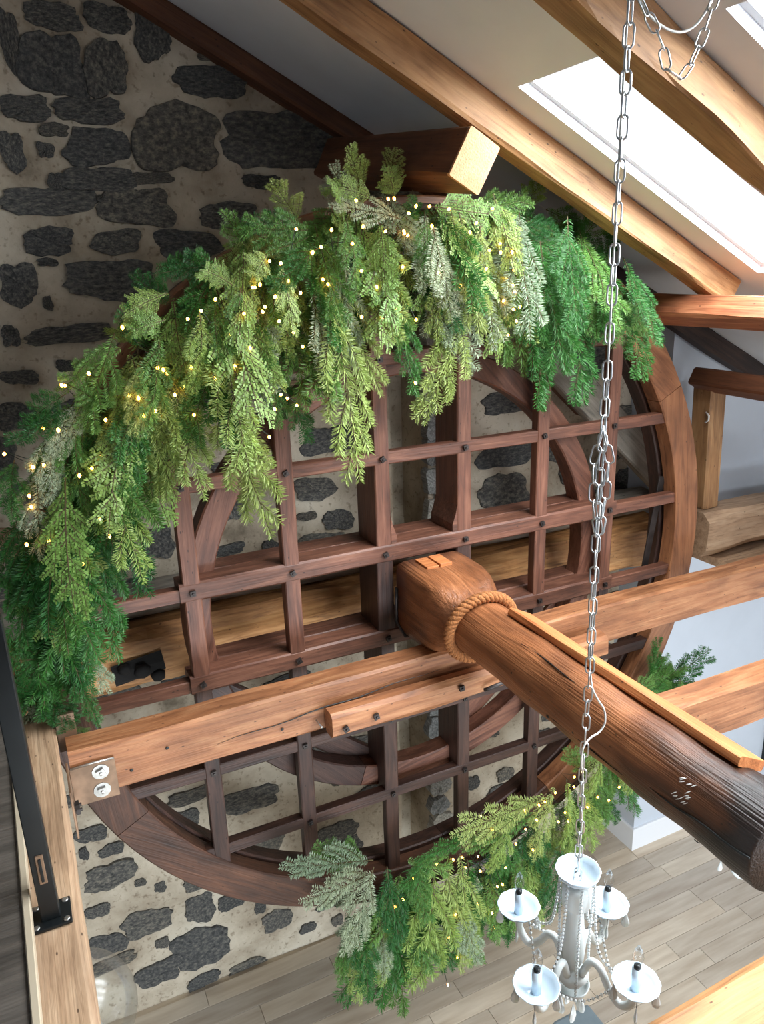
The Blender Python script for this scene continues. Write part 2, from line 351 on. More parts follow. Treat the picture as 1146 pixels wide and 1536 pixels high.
def stone_mesh(seed):
    rr = random.Random(seed); k = 34; vs_ = []; ex = rr.uniform(2.6, 5.0)
    ang = [2*math.pi*(j+rr.uniform(-0.3, 0.3))/k for j in range(k)]
    ph = [rr.uniform(0, 6.3) for _ in range(4)]; jit = [1 + 0.09*math.sin(2*a+ph[0]) + 0.06*math.sin(3*a+ph[1]) + 0.05*math.sin(5*a+ph[2]) + 0.16*noise.noise(Vector((3.2*math.cos(a), 3.2*math.sin(a), seed*3.7))) + rr.uniform(-0.035, 0.035) for a in ang]
    for lev, (s, y) in enumerate(((1.0, 0.03), (0.99, -0.013), (0.965, -0.018), (0.55, -0.020))):
        for j in range(k):
            a = ang[j]; q = (abs(math.cos(a))**ex+abs(math.sin(a))**ex)**(-1/ex)*0.5*jit[j]*s
            vs_.append((q*math.cos(a), y+rr.uniform(-0.005, 0.005)*(lev > 0), q*math.sin(a)))
    vs_.append((0, -0.020, 0)); fs = []
    for l in range(3):
        for j in range(k): fs.append((l*k+j, l*k+(j+1) % k, (l+1)*k+(j+1) % k, (l+1)*k+j))
    for j in range(k): fs.append((3*k+j, 3*k+(j+1) % k, 4*k))
    return mesh('stone', vs_, fs)
SM = [stone_mesh(s) for s in range(14)]
SMT = [stone_mesh(s+50) for s in range(3)]
STONES= [(0.38, 0.97, 0.28, 0.28), (0.21, 1.06, 0.09, 0.28), (0.62, 0.97, 0.2, 0.26), (0.52, 0.78, 0.34, 0.11), (0.23, 0.78, 0.23, 0.11), (0.34, 0.69, 0.14, 0.06), (0.53, 0.62, 0.33, 0.17), (0.29, 0.6, 0.07, 0.07), (0.14, 0.59, 0.11, 0.17), (0.93, 0.67, 0.46, 0.31), (1.5, 0.68, 0.63, 0.31), (0.52, 0.47, 0.35, 0.12), (0.32, 0.46, 0.08, 0.08), (0.78, 0.48, 0.2, 0.06), (0.27, 0.37, 0.45, 0.14), (0.53, 0.38, 0.07, 0.04), (0.69, 0.34, 0.34, 0.19), (1.38, 0.47, 0.23, 0.07), (1.17, 0.3, 0.32, 0.13), (0.24, 0.18, 0.24, 0.13), (0.57, 0.17, 0.26, 0.12), (0.93, 0.15, 0.37, 0.15), (0.22, 0.08, 0.1, 0.04), (0.07, -0.02, 0.18, 0.2), (0.53, -0.02, 0.49, 0.2), (0.19, -0.12, 0.05, 0.07), (-0.01, -0.27, 0.09, 0.1), (0.28, -0.28, 0.42, 0.1), (1.15, 0.95, 0.37, 0.16), (0.86, 1.14, 0.18, 0.22), (1.17, 1.08, 0.16, 0.07), (-0.0, -0.48, 0.18, 0.07), (0.23, -0.44, 0.1, 0.06), (0.41, 1.18, 0.26, 0.11), (0.66, 1.19, 0.21, 0.13), (0.55, -1.0, 0.09, 0.08), (0.65, -1.06, 0.08, 0.1), (0.55, -1.3, 0.1, 0.07), (0.58, -1.49, 0.19, 0.18), (1.04, -1.35, 0.14, 0.17), (1.57, -1.32, 0.29, 0.15), (1.51, -1.49, 0.13, 0.06), (0.99, -1.62, 0.22, 0.07), (1.26, -1.66, 0.11, 0.11), (1.59, -1.69, 0.37, 0.13), (1.71, -1.02, 0.38, 0.17), (1.72, -1.55, 0.21, 0.14), (-0.05, -3.33, 0.19, 0.11), (0.05, -3.49, 0.15, 0.1), (-0.11, -3.45, 0.06, 0.09), (0.02, -3.68, 0.31, 0.2), (0.19, -3.81, 0.07, 0.06), (0.31, -3.9, 0.08, 0.08), (-0.09, -3.91, 0.15, 0.1), (0.19, -4.15, 0.34, 0.2), (0.55, -4.19, 0.21, 0.23), (0.76, -4.22, 0.18, 0.14), (0.52, -4.52, 0.41, 0.32), (0.27, -4.36, 0.1, 0.08), (1.08, -4.54, 0.22, 0.19), (0.52, -3.45, 0.2, 0.16), (0.96, -3.44, 0.4, 0.2), (1.02, -3.85, 0.31, 0.21), (-0.07, -4.21, 0.24, 0.17), (0.22, -4.59, 0.28, 0.2), (0.51, -4.82, 0.23, 0.12), (0.83, -4.87, 0.27, 0.13), (1.57, -3.97, 0.34, 0.18), (1.68, -4.12, 0.21, 0.15), (2.99, -0.92, 0.38, 0.14), (3.02, -1.28, 0.48, 0.19), (3.01, -1.56, 0.4, 0.28), (3.63, -1.51, 0.25, 0.21), (3.48, -1.26, 0.27, 0.25), (3.98, -1.33, 0.23, 0.26), (4.15, -1.63, 0.27, 0.19), (3.04, -4.13, 0.3, 0.16), (3.62, -3.96, 0.28, 0.13), (3.07, -3.97, 0.16, 0.13), (2.76, -3.95, 0.13, 0.13)]
TOPB= [(0.36, 3.25, -0.45, 0.26, 3.22, -0.82, 2), (0.59, 3.22, -0.36, 0.51, 3.19, -0.78, 2), (0.63, 3.25, -0.5, 0.67, 3.22, -0.78, 2), (0.76, 3.2, -0.4, 0.87, 3.17, -1.13, 2), (0.88, 3.22, -0.58, 0.86, 3.19, -1.0, 2), (0.77, 3.2, -0.29, 0.6, 3.17, -0.66, 1), (1.05, 3.3, -0.43, 1.13, 3.27, -0.76, 0), (0.98, 3.28, -0.25, 1.02, 3.25, -0.66, 1), (1.26, 3.2, -0.04, 1.34, 3.17, -0.93, 2), (1.3, 3.23, 0.01, 1.48, 3.2, -0.55, 2), (1.19, 3.2, -0.1, 1.25, 3.17, -0.59, 3), (1.36, 3.22, 0.06, 1.33, 3.19, -0.45, 3), (1.63, 3.25, -0.17, 1.66, 3.22, -0.58, 0), (1.59, 3.22, 0.0, 1.6, 3.19, -0.35, 1), (1.83, 3.25, 0.08, 1.79, 3.22, -0.34, 2), (1.78, 3.2, 0.17, 1.8, 3.17, -0.24, 3), (1.93, 3.22, 0.23, 2.01, 3.19, -0.35, 2), (1.99, 3.25, -0.19, 1.75, 3.22, -0.72, 2), (1.93, 3.28, -0.07, 1.95, 3.25, -0.51, 3), (2.37, 3.3, -0.02, 2.43, 3.27, -0.73, 0), (2.27, 3.28, 0.11, 2.35, 3.25, -0.54, 1), (2.61, 3.32, 0.01, 2.7, 3.29, -0.73, 0), (2.48, 3.3, 0.11, 2.61, 3.27, -0.42, 0), (2.23, 3.28, -0.01, 2.23, 3.25, -0.46, 1), (2.1, 3.25, 0.05, 2.18, 3.22, -0.26, 2), (0.02, 3.22, -0.7, -0.09, 3.19, -1.05, 3), (0.08, 3.2, -0.55, -0.01, 3.17, -0.85, 3), (0.09, 3.25, -0.89, -0.07, 3.22, -1.58, 0), (0.14, 3.25, -1.1, 0.04, 3.22, -1.69, 0), (0.2, 3.28, -1.03, 0.16, 3.25, -1.61, 0), (0.25, 3.3, -0.87, 0.32, 3.27, -1.35, 0), (-0.07, 3.25, -0.89, -0.13, 3.22, -1.26, 0), (0.03, 3.28, -1.15, -0.12, 3.25, -1.63, 0), (0.21, 3.25, -0.74, 0.3, 3.22, -1.03, 0), (-0.07, 3.25, -0.67, -0.14, 3.22, -0.9, 0), (0.16, 3.2, -0.56, 0.13, 3.17, -0.93, 1), (0.36, 3.2, -0.21, 0.21, 3.17, -0.56, 1), (0.22, 3.2, -0.46, 0.05, 3.17, -0.67, 3), (0.17, 3.2, -0.5, -0.09, 3.17, -0.56, 0), (0.15, 3.22, -0.43, -0.02, 3.19, -0.5, 0), (0.38, 3.25, -0.27, 0.13, 3.22, -0.42, 1), (0.59, 3.25, -0.07, 0.39, 3.22, -0.14, 4), (0.8, 3.3, 0.03, 0.55, 3.27, 0.03, 0), (0.83, 3.32, -0.0, 0.58, 3.29, 0.07, 0), (1.19, 3.3, 0.21, 0.92, 3.27, 0.2, 0), (1.2, 3.25, 0.16, 0.89, 3.22, 0.16, 1), (0.56, 3.2, -0.17, 0.39, 3.17, -0.21, 4), (1.54, 3.3, 0.29, 1.28, 3.27, 0.34, 4), (1.64, 3.3, 0.29, 1.59, 3.27, 0.42, 4), (1.79, 3.28, 0.26, 2.21, 3.25, 0.2, 4), (2.02, 3.3, 0.23, 2.34, 3.27, 0.29, 1), (2.32, 3.3, 0.17, 2.52, 3.27, 0.14, 0), (2.32, 3.3, 0.14, 2.72, 3.27, -0.03, 0), (2.44, 3.35, 0.2, 2.33, 3.32, 0.26, 0), (0.85, 3.22, -0.05, 0.72, 3.19, 0.03, 4), (1.0, 3.2, 0.07, 0.9, 3.17, -0.03, 4), (1.62, 3.2, 0.2, 1.29, 3.17, 0.27, 3), (1.23, 3.2, 0.09, 0.98, 3.17, -0.06, 0), (1.35, 3.18, 0.2, 1.39, 3.15, -0.1, 1), (1.51, 3.18, 0.2, 1.52, 3.15, -0.11, 4), (1.05, 3.18, 0.04, 1.07, 3.15, -0.25, 4), (0.87, 3.18, -0.06, 0.81, 3.15, -0.34, 1), (0.69, 3.17, -0.15, 0.65, 3.14, -0.46, 2), (0.52, 3.17, -0.24, 0.45, 3.14, -0.58, 1), (0.44, 3.17, -0.32, 0.37, 3.14, -0.6, 2), (1.75, 3.2, 0.2, 1.73, 3.17, -0.06, 1), (2.03, 3.2, 0.17, 1.99, 3.17, -0.1, 2)]
BOTB= [(1.39, 3.28, -3.23, 0.87, 3.25, -3.03, 3), (1.39, 3.28, -3.32, 0.94, 3.25, -3.22, 3), (1.36, 3.2, -3.2, 1.16, 3.17, -3.7, 3), (1.53, 3.22, -3.34, 1.31, 3.19, -3.84, 1), (1.68, 3.35, -3.46, 1.37, 3.32, -4.4, 0), (1.56, 3.38, -3.53, 1.14, 3.35, -4.23, 0), (1.79, 3.38, -3.58, 1.52, 3.35, -4.44, 1), (1.75, 3.22, -3.38, 1.67, 3.19, -4.25, 2), (1.92, 3.2, -3.34, 1.97, 3.17, -4.11, 2), (1.84, 3.22, -3.37, 1.89, 3.19, -4.24, 2), (1.75, 3.3, -3.4, 1.53, 3.27, -4.19, 0), (2.21, 3.35, -3.47, 2.4, 3.32, -4.12, 0), (2.28, 3.38, -3.52, 2.29, 3.35, -4.27, 0), (2.03, 3.3, -3.51, 2.01, 3.27, -4.28, 0), (2.32, 3.3, -3.43, 2.28, 3.27, -3.81, 0), (2.5, 3.2, -3.17, 1.86, 3.17, -3.12, 2), (2.56, 3.22, -3.16, 1.91, 3.19, -3.24, 2), (2.45, 3.2, -3.25, 1.95, 3.17, -3.33, 1), (2.61, 3.22, -3.13, 2.45, 3.19, -3.6, 2), (2.71, 3.22, -3.11, 2.72, 3.19, -3.66, 2), (2.85, 3.25, -3.18, 2.94, 3.22, -3.78, 2), (2.96, 3.25, -3.17, 3.07, 3.22, -3.56, 1), (3.17, 3.3, -3.22, 3.39, 3.27, -3.69, 0), (2.96, 3.2, -3.04, 2.84, 3.17, -3.28, 2), (3.46, 3.35, -2.73, 3.48, 3.32, -2.35, 0), (3.41, 3.35, -2.76, 3.62, 3.32, -2.53, 1), (3.31, 3.32, -2.67, 3.66, 3.29, -2.65, 1), (3.25, 3.3, -2.79, 3.37, 3.27, -2.56, 1), (3.2, 3.3, -2.87, 3.56, 3.27, -2.71, 0), (3.11, 3.25, -3.02, 2.76, 3.22, -2.98, 1), (2.94, 3.3, -3.15, 2.69, 3.27, -2.94, 1), (2.54, 3.32, -3.32, 2.48, 3.29, -3.91, 0), (2.84, 3.3, -3.26, 2.83, 3.27, -3.61, 0), (1.6, 3.18, -3.28, 1.66, 3.15, -3.67, 1), (1.44, 3.2, -3.23, 1.45, 3.17, -3.79, 0), (2.24, 3.18, -3.21, 2.13, 3.15, -3.53, 2), (1.36, 3.35, -3.27, 1.05, 3.32, -3.05, 1), (1.57, 3.2, -3.24, 1.86, 3.17, -3.39, 1), (1.78, 3.2, -3.23, 1.5, 3.17, -3.38, 0), (2.03, 3.22, -3.25, 1.69, 3.19, -3.19, 0)]
TOPL= [(1.67, 3.17, 0.25), (1.63, 3.17, 0.22), (1.57, 3.17, 0.28), (1.55, 3.17, 0.28), (1.63, 3.17, 0.15), (1.63, 3.17, 0.14), (1.77, 3.17, 0.17), (1.74, 3.17, 0.25), (1.98, 3.17, 0.18), (2.06, 3.17, 0.24), (2.14, 3.17, 0.09), (2.04, 3.17, 0.06), (2.1, 3.17, 0.05), (2.17, 3.17, 0.05), (2.22, 3.17, -0.03), (2.17, 3.17, -0.07), (2.18, 3.17, -0.1), (2.22, 3.17, -0.13), (2.16, 3.17, -0.17), (2.23, 3.17, -0.2), (2.18, 3.17, -0.21), (2.23, 3.17, -0.27), (2.16, 3.17, -0.33), (2.02, 3.17, -0.02), (1.54, 3.17, 0.15), (1.63, 3.17, 0.13), (1.6, 3.17, 0.0), (1.67, 3.17, -0.23), (1.49, 3.17, -0.21), (1.38, 3.17, -0.2), (1.47, 3.17, -0.08), (1.4, 3.17, -0.01), (1.35, 3.17, 0.1), (1.22, 3.17, 0.09), (1.19, 3.17, 0.07), (1.18, 3.17, 0.07), (1.23, 3.17, -0.04), (1.25, 3.17, -0.06), (1.11, 3.17, 0.16), (1.03, 3.17, 0.03), (1.0, 3.17, 0.04), (0.95, 3.17, -0.05), (0.92, 3.17, -0.06), (1.0, 3.17, -0.1), (0.97, 3.17, -0.14), (0.96, 3.17, -0.16), (0.91, 3.17, -0.06), (1.02, 3.17, -0.2), (1.08, 3.17, -0.25), (1.11, 3.17, -0.31), (0.86, 3.17, -0.16), (0.88, 3.17, -0.3), (0.81, 3.17, -0.24), (0.76, 3.17, -0.1), (0.64, 3.17, -0.17), (0.69, 3.17, -0.14), (0.72, 3.17, -0.41), (0.63, 3.17, -0.36), (0.5, 3.17, -0.35), (0.52, 3.17, -0.36), (0.54, 3.17, -0.38), (0.55, 3.17, -0.46), (0.6, 3.17, -0.44), (0.62, 3.17, -0.55), (0.73, 3.17, -0.57), (0.41, 3.17, -0.46), (0.38, 3.17, -0.45), (0.47, 3.17, -0.52), (0.42, 3.17, -0.53), (0.28, 3.17, -0.54), (0.39, 3.17, -0.19), (0.24, 3.17, -0.35), (0.14, 3.17, -0.39), (0.15, 3.17, -0.39), (0.05, 3.17, -0.55), (0.1, 3.17, -0.55), (0.2, 3.17, -0.72), (0.15, 3.17, -0.74), (-0.01, 3.17, -0.69), (0.03, 3.17, -0.69), (-0.1, 3.17, -0.63), (-0.04, 3.17, -0.8), (-0.08, 3.17, -0.99), (-0.04, 3.17, -0.85), (0.0, 3.17, -0.98), (0.2, 3.17, -0.93), (0.23, 3.17, -1.02), (0.11, 3.17, -1.11), (0.24, 3.17, -0.69), (0.96, 3.17, -0.56), (1.07, 3.17, -0.56), (0.93, 3.17, -0.68), (0.99, 3.17, -0.5), (1.02, 3.17, -0.52), (1.64, 3.17, -0.51), (1.56, 3.17, -0.17), (1.78, 3.17, -0.03), (1.9, 3.17, -0.09), (1.94, 3.17, 0.14), (1.85, 3.17, 0.24), (1.42, 3.17, 0.17), (1.29, 3.17, 0.16), (1.38, 3.17, 0.27), (1.07, 3.17, -0.04), (1.12, 3.17, -0.09), (0.81, 3.17, -0.37)]
BOTL= [(2.37, 3.2, -3.19), (2.5, 3.2, -3.22), (2.13, 3.2, -3.23), (2.08, 3.2, -3.15), (2.66, 3.2, -3.41), (2.4, 3.2, -3.36), (2.3, 3.2, -3.4), (2.02, 3.2, -3.37), (1.95, 3.2, -3.4), (1.87, 3.2, -3.36), (1.76, 3.2, -3.35), (1.97, 3.2, -3.48), (2.04, 3.2, -3.49), (2.46, 3.2, -3.54), (2.24, 3.2, -3.57), (2.2, 3.2, -3.72), (2.22, 3.2, -3.69), (2.19, 3.2, -3.78), (1.62, 3.2, -3.42), (1.47, 3.2, -3.51), (1.54, 3.2, -3.52), (1.44, 3.2, -3.7), (1.87, 3.2, -3.75), (1.92, 3.2, -3.95), (1.83, 3.2, -3.92), (1.88, 3.2, -4.09), (2.03, 3.2, -3.74), (2.78, 3.2, -3.12), (2.8, 3.2, -3.06), (2.75, 3.2, -3.16), (2.95, 3.2, -3.31), (3.01, 3.2, -3.33), (2.83, 3.2, -3.09), (2.62, 3.2, -3.17), (2.55, 3.2, -3.22), (2.68, 3.2, -3.32), (2.45, 3.2, -3.28), (2.14, 3.2, -3.87), (2.18, 3.2, -4.03), (3.14, 3.2, -3.31), (2.71, 3.2, -3.4), (2.87, 3.2, -3.36), (1.81, 3.2, -4.27)]
def place_stone(x, z, w_, h_, me=None, mat=None, dy=0.0, rot=0.0, proud=1.0):
    me = me or rnd.choice(SM)
    sx, sz = rnd.choice((-1, 1)), rnd.choice((-1, 1))
    mw = Matrix.Translation((x, WALL + noise.noise(Vector((x*1.7, z*1.7, 3)))*0.025 + dy, z)) @ Matrix.Rotation(rot, 4, 'Y') @ Matrix.Diagonal((w_*sx, proud, h_*sz, 1))
    return link('stone', me, mat or M['stone'], wall_back, mw)
boxes = []
for (x, z, w_, h_) in STONES:
    place_stone(x, z, max(w_*0.99, 0.05), max(h_*1.0, 0.04), proud=0.7 if z < -2.2 else 1.0, rot=rnd.uniform(-0.04, 0.04)); boxes.append((x-w_/2, x+w_/2, z-h_/2, z+h_/2))
n_st = len(STONES); z = FLOOR + 0.02
while z < 1.5 and n_st < 276:
    rh = rnd.uniform(0.15, 0.27); x = -0.75 + rnd.uniform(0, 0.3)
    while x < 4.1:
        w_ = rnd.uniform(0.18, 0.46) if rnd.random() < 0.8 else rnd.uniform(0.08, 0.14); h_ = rh*rnd.uniform(0.5, 0.92); xc = x+w_/2; zc = z+rh/2+rnd.uniform(-0.03, 0.03)
        low = zc < -2.2
        if low: w_ *= 0.85; h_ *= 0.72
        ok = not any(a-0.03 < xc+w_/2 and b_+0.03 > xc-w_/2 and c_-0.02 < zc+h_/2 and d+0.02 > zc-h_/2 for (a, b_, c_, d) in boxes)
        if ok and not (2.02 < xc+w_/2 and xc-w_/2 < 2.56 and zc < 0.1) and zc+h_/2 < roof_z(xc)+0.1 and rnd.random() < (0.62 if low else 0.9) and not (zc > -0.35 and xc < 1.6):
            if rnd.random() < 0.09: place_stone(xc, zc, w_, h_, rnd.choice(SMT), M['tan_stone'])
            else: place_stone(xc, zc, w_, h_, rot=rnd.uniform(-0.12, 0.12) if low else rnd.uniform(-0.05, 0.05), proud=0.7 if low else 1.0)
            n_st += 1
        x += w_*(1/0.85 if low else 1) + rnd.uniform(0.05, 0.14)
    z += rh
z = FLOOR + 0.15
m_q = stone_mat('pale_quoin', (112, 112, 110), (150, 150, 146), (186, 184, 178)); SMQ = [stone_mesh(s+80) for s in range(4)]
while z < 0.1:                                               # rough quoins that edge the niche
    h_ = rnd.uniform(0.14, 0.3); w_ = rnd.uniform(0.14, 0.2)
    place_stone(2.36+w_/2, z+h_/2, w_, h_, rnd.choice(SMQ), m_q, -0.01, rnd.uniform(-0.1, 0.1), 1.6); z += h_+0.02

# white partition standing in front of the stone at the far side, with its tall baseboard
v = [(x, y, z) for x in (4.14, 6.5) for y in (4.02, 4.5) for z in (FLOOR, roof_z(x)+0.02)]
wall_right = link('wall_right', mesh('wall_right', v, boxm(0, 1, 0, 1, 0, 1)[1]), M['drywall']); tag(wall_right, kind='structure')
bb = box('baseboard_right', 4.125, 6.5, 4.005, 4.4, FLOOR, FLOOR+0.19, M['trimwhite']); tag(bb, kind='structure')
cap = box('baseboard_cap', 4.118, 6.5, 3.998, 4.4, FLOOR+0.19, FLOOR+0.225, M['trimwhite'], bb, 0.006)
box('wall_east', 6.45, 6.6, -3.0, 4.5, FLOOR, -4.3, M['drywall']); box('wall_east', 6.45, 6.6, -3.0, 4.5, -2.1, 0.0, M['drywall'])
box('wall_east', 6.45, 6.6, 3.4, 4.5, -4.3, -2.1, M['drywall'])
box('wall_west', -3.7, -3.6, -3.0, 4.5, FLOOR, 2.4, M['drywall'])
box('wall_south', -3.6, -1.0, -3.1, -3.0, FLOOR, 2.4, M['drywall']); box('wall_south', -1.0, 6.6, -3.1, -3.0, -2.05, -1.7, M['drywall'])
box('wall_south', -1.0, 3.9, -3.1, -3.0, -1.7, 2.4, M['drywall']); box('wall_south', 5.3, 6.6, -3.1, -3.0, -1.7, 2.4, M['drywall'])
for o in list(C.objects):
    if o.name.startswith('wall_') : o['kind'] = 'structure'
t = thing('window_3', 'dark window frame edge at the far end of the white wall', 'window', (5.75, 4.0, -4.4), kind='structure')
for a, b_, c_, d in ((5.66, 5.71, -4.5, -2.6), (6.30, 6.35, -4.5, -2.6), (5.71, 6.30, -4.5, -4.45), (5.71, 6.30, -2.65, -2.6), (5.71, 6.30, -3.6, -3.56)):
    box('window_frame', a, b_, 3.98, 4.03, c_, d, M['black'], t)
box('pane', 5.70, 6.31, 4.012, 4.018, -4.46, -2.64, M['thin'], t)

# floor of oak boards
fl = box('floor', -3.6, 6.6, -3.1, 4.9, FLOOR-0.2, FLOOR-0.012, M['plank']); tag(fl, kind='structure')
PW = 0.148; PL = [0.75, 1.05, 1.35]; PM = []
for L in PL:
    v, f = boxm(0, L-0.003, 0, PW-0.003, -0.012, 0.0); me = mesh('plank', v, f)
    bm = bmesh.new(); bm.from_mesh(me); bmesh.ops.bevel(bm, geom=[e for e in bm.edges if all(q.co.z > -0.001 for q in e.verts)], offset=0.0015, segments=1, affect='EDGES'); bm.to_mesh(me); bm.free(); PM.append(me)
y = 4.36
while y > 1.75:
    x = -0.9 - rnd.uniform(0, 0.9)
    while x < 5.9:
        k = rnd.randrange(3); link('plank', PM[k], M['plank'], fl, Matrix.Translation((x, y-PW, FLOOR))); x += PL[k]
    y -= PW

# loft deck on which the photographer stands
v = [(-3.6, -3.0), (6.5, -3.0), (6.5, 0.80), (-0.196, 0.80), (-0.31, 4.41), (-3.6, 4.41)]
pv = [(a, b_, z) for z in (-1.83, -1.75) for a, b_ in v]; n_ = len(v)
pf = [tuple(range(n_))[::-1], tuple(range(n_, 2*n_))] + [(i, (i+1) % n_, n_+(i+1) % n_, n_+i) for i in range(n_)]
loft = link('floor_loft', mesh('floor_loft', pv, pf), M['loft'], None); tag(loft, kind='structure')
beam('edge_trim', (-0.187, 0.80, -1.765), (-0.301, 4.40, -1.765), 0.022, 0.05, M['alu'], loft, amp=0.0, ch=0.003)

# ------------------------------------------------------------------ roof timbers
def on_roof(x, y, d): return (x-0*NS, y, roof_z(x, d))
def rafter(name, label, x0, x1, y0, y1, depth, mat, seed, amp, cat='rafter', wave=None):
    ym = (y0+y1)/2
    return tag(beam(name, (x0, ym, roof_z(x0, depth/2)), (x1, ym, roof_z(x1, depth/2)), y1-y0, depth, mat, None, (NS, 0, NC), amp=amp, ch=0.012, seed=seed, wave=wave), label, cat, 'roof rafters')
rafter('rafter', 'dark brown rafter lying against the top of the stone wall', -0.9, 5.6, 4.275, 4.46, 0.10, M['brown_raf'], 1, 0.006)
rafter('rafter', 'tan hewn rafter above the protruding purlin end, beside the big skylight', -0.9, 3.62, 3.105, 3.225, 0.155, M['rafter'], 2, 0.012)
rafter('rafter', 'thick wavy-edged rafter between the two skylights, behind the hanging chain', -0.9, 4.6, 2.07, 2.225, 0.15, M['rafter'], 3, 0.022)
tag(rafter('rafter', 'short dark rafter end in front of the white wall, above the knee post', 3.45, 5.1, 3.88, 3.99, 0.13, M['old_dark'], 17, 0.008))
# stub purlin with a fresh-sawn end
pe = Vector((1.866, 2.985, 0.413)); pb = Vector((1.80, 4.45, 0.58))
t = thing('purlin', 'squared purlin with fresh-sawn end jutting out over the garland', 'beam', pb)
beam('timber', pe + (pb-pe).normalized()*0.012, pb, 0.175, 0.215, M['brown_raf'], t, (NS, 0, NC), amp=0.006, seed=4)
beam('sawn_end', pe, pe + (pb-pe).normalized()*0.02, 0.172, 0.212, M['end'], t, (NS, 0, NC), amp=0.0, seg=1, ch=0.006)['label'] = 'pale fresh-sawn end grain'
# purlins under the lower part of the roof
T_ = Vector((3.385, 0, -0.185)); nrm = Vector((NS, 0, NC)); tan = Vector((NC, 0, -NS))
q = T_ - nrm*0.065 + tan*0.085
tag(beam('purlin', (q.x, -0.5, q.z), (q.x, 4.42, q.z), 0.17, 0.13, M['red_beam'], None, tuple(nrm), amp=0.008, seed=5), 'reddish purlin carrying the foot of the rafter beside the big skylight', 'beam')
T_ = Vector((4.12, 0, -0.70)); q = T_ - nrm*0.06 + tan*0.08
tag(beam('purlin', (q.x, -0.5, q.z), (q.x, 3.80, q.z), 0.16, 0.12, M['brown_raf'], None, tuple(nrm), amp=0.006, seed=6), 'brown purlin resting on the short knee post', 'beam')
t = thing('knee_post', 'short square wooden post standing before the white wall', 'post', (4.27, 3.76, -1.69))
beam('timber', (4.27, 3.76, -1.69), (4.235, 3.76, -0.84), 0.14, 0.17, M['rafter'], t, (0, -1, 0), amp=0.004, seed=8)
tube('cable_clip', [(4.155, 3.70, -1.00), (4.15, 3.67, -1.02), (4.15, 3.67, -1.05), (4.155, 3.70, -1.07)], 0.006, M['cord'], t)
sill = tag(beam('sill_timber', (4.14, 3.72, -1.86), (5.4, 3.70, -1.86), 0.30, 0.30, M['pale'], None, amp=0.03, ch=0.05, seed=9), 'broad weathered sill timber under the knee post', 'beam')
tag(beam('sill_plank', (4.3, 3.66, -2.09), (5.6, 3.66, -2.09), 0.42, 0.06, M['pale'], None, amp=0.008, seed=10), 'pale plank lying under the weathered sill timber', 'plank')
tag(beam('diagonal_brace', (2.72, 4.02, -0.25), (4.73, 3.88, -2.14), 0.09, 0.22, M['grey_wood'], None, amp=0.008, seed=11), 'grey weathered diagonal brace running down behind the wheel rim', 'brace')
tag(beam('diagonal_brace', (2.4, 4.2, 0.10), (3.55, 4.2, -0.95), 0.09, 0.2, M['brown_raf'], None, amp=0.008, seed=12), 'brown diagonal brace behind the upper grid of the wheel', 'brace')
tag(beam('tie_timber', (2.45, 4.24, -0.34), (3.2, 4.24, -0.34), 0.16, 0.2, M['old_dark'], None, amp=0.01, seed=13), 'dark tie timber under the roof behind the wheel rim', 'beam')

# old timbers lying along the wall behind the wheel
def logm(L, r_, seed, flat=0.8):
    vs_, fs = [], []; seg = int(L/0.12); k = 14
    for i in range(seg+1):
        x = L*i/seg
        for j in range(k):
            a = 2*math.pi*j/k; rr = r_*(1+noise.noise(Vector((x*0.9, math.cos(a)*1.2+seed, math.sin(a)*1.2)))*0.22)
            vs_.append((x, rr*math.cos(a), rr*flat*math.sin(a)))
    for i in range(seg):
        for j in range(k): fs.append((i*k+j, i*k+(j+1) % k, (i+1)*k+(j+1) % k, (i+1)*k+j))
    fs.append(tuple(range(k))[::-1]); fs.append(tuple(range(seg*k, seg*k+k)))
    return mesh('log', vs_, fs, True)
tag(link('old_log', logm(4.6, 0.13, 3, 0.75), M['grey_wood'], None, basis((-0.4, 4.20, -1.74), (4.1, 4.20, -1.74))), 'grey weathered log lying along the stone wall, uppermost behind the wheel', 'log')
tag(beam('old_timber', (-0.5, 4.12, -2.02), (4.3, 4.12, -2.02), 0.30, 0.36, M['log'], None, amp=0.035, ch=0.06, seed=14), 'honey-brown rough timber under the grey log behind the wheel', 'beam')
t = thing('gudgeon_bearing', 'black greasy iron bearing on the old timber behind the wheel', 'bearing', (0.33, 3.96, -2.12))
beam('casting', (0.20, 3.95, -2.06), (0.47, 3.95, -2.03), 0.05, 0.10, M['soot'], t, amp=0.04, ch=0.03, seed=77)
for dx, dz, s_ in ((0.02, 0.0, 0.05), (0.10, -0.045, 0.042), (-0.07, 0.035, 0.034)):
    tube('iron_lug', [(0.33+dx, 3.94, -2.05+dz), (0.33+dx, 3.915, -2.06+dz), (0.33+dx, 3.905, -2.065+dz)], [s_, s_*0.9, s_*0.5], M['soot'], t, 7)

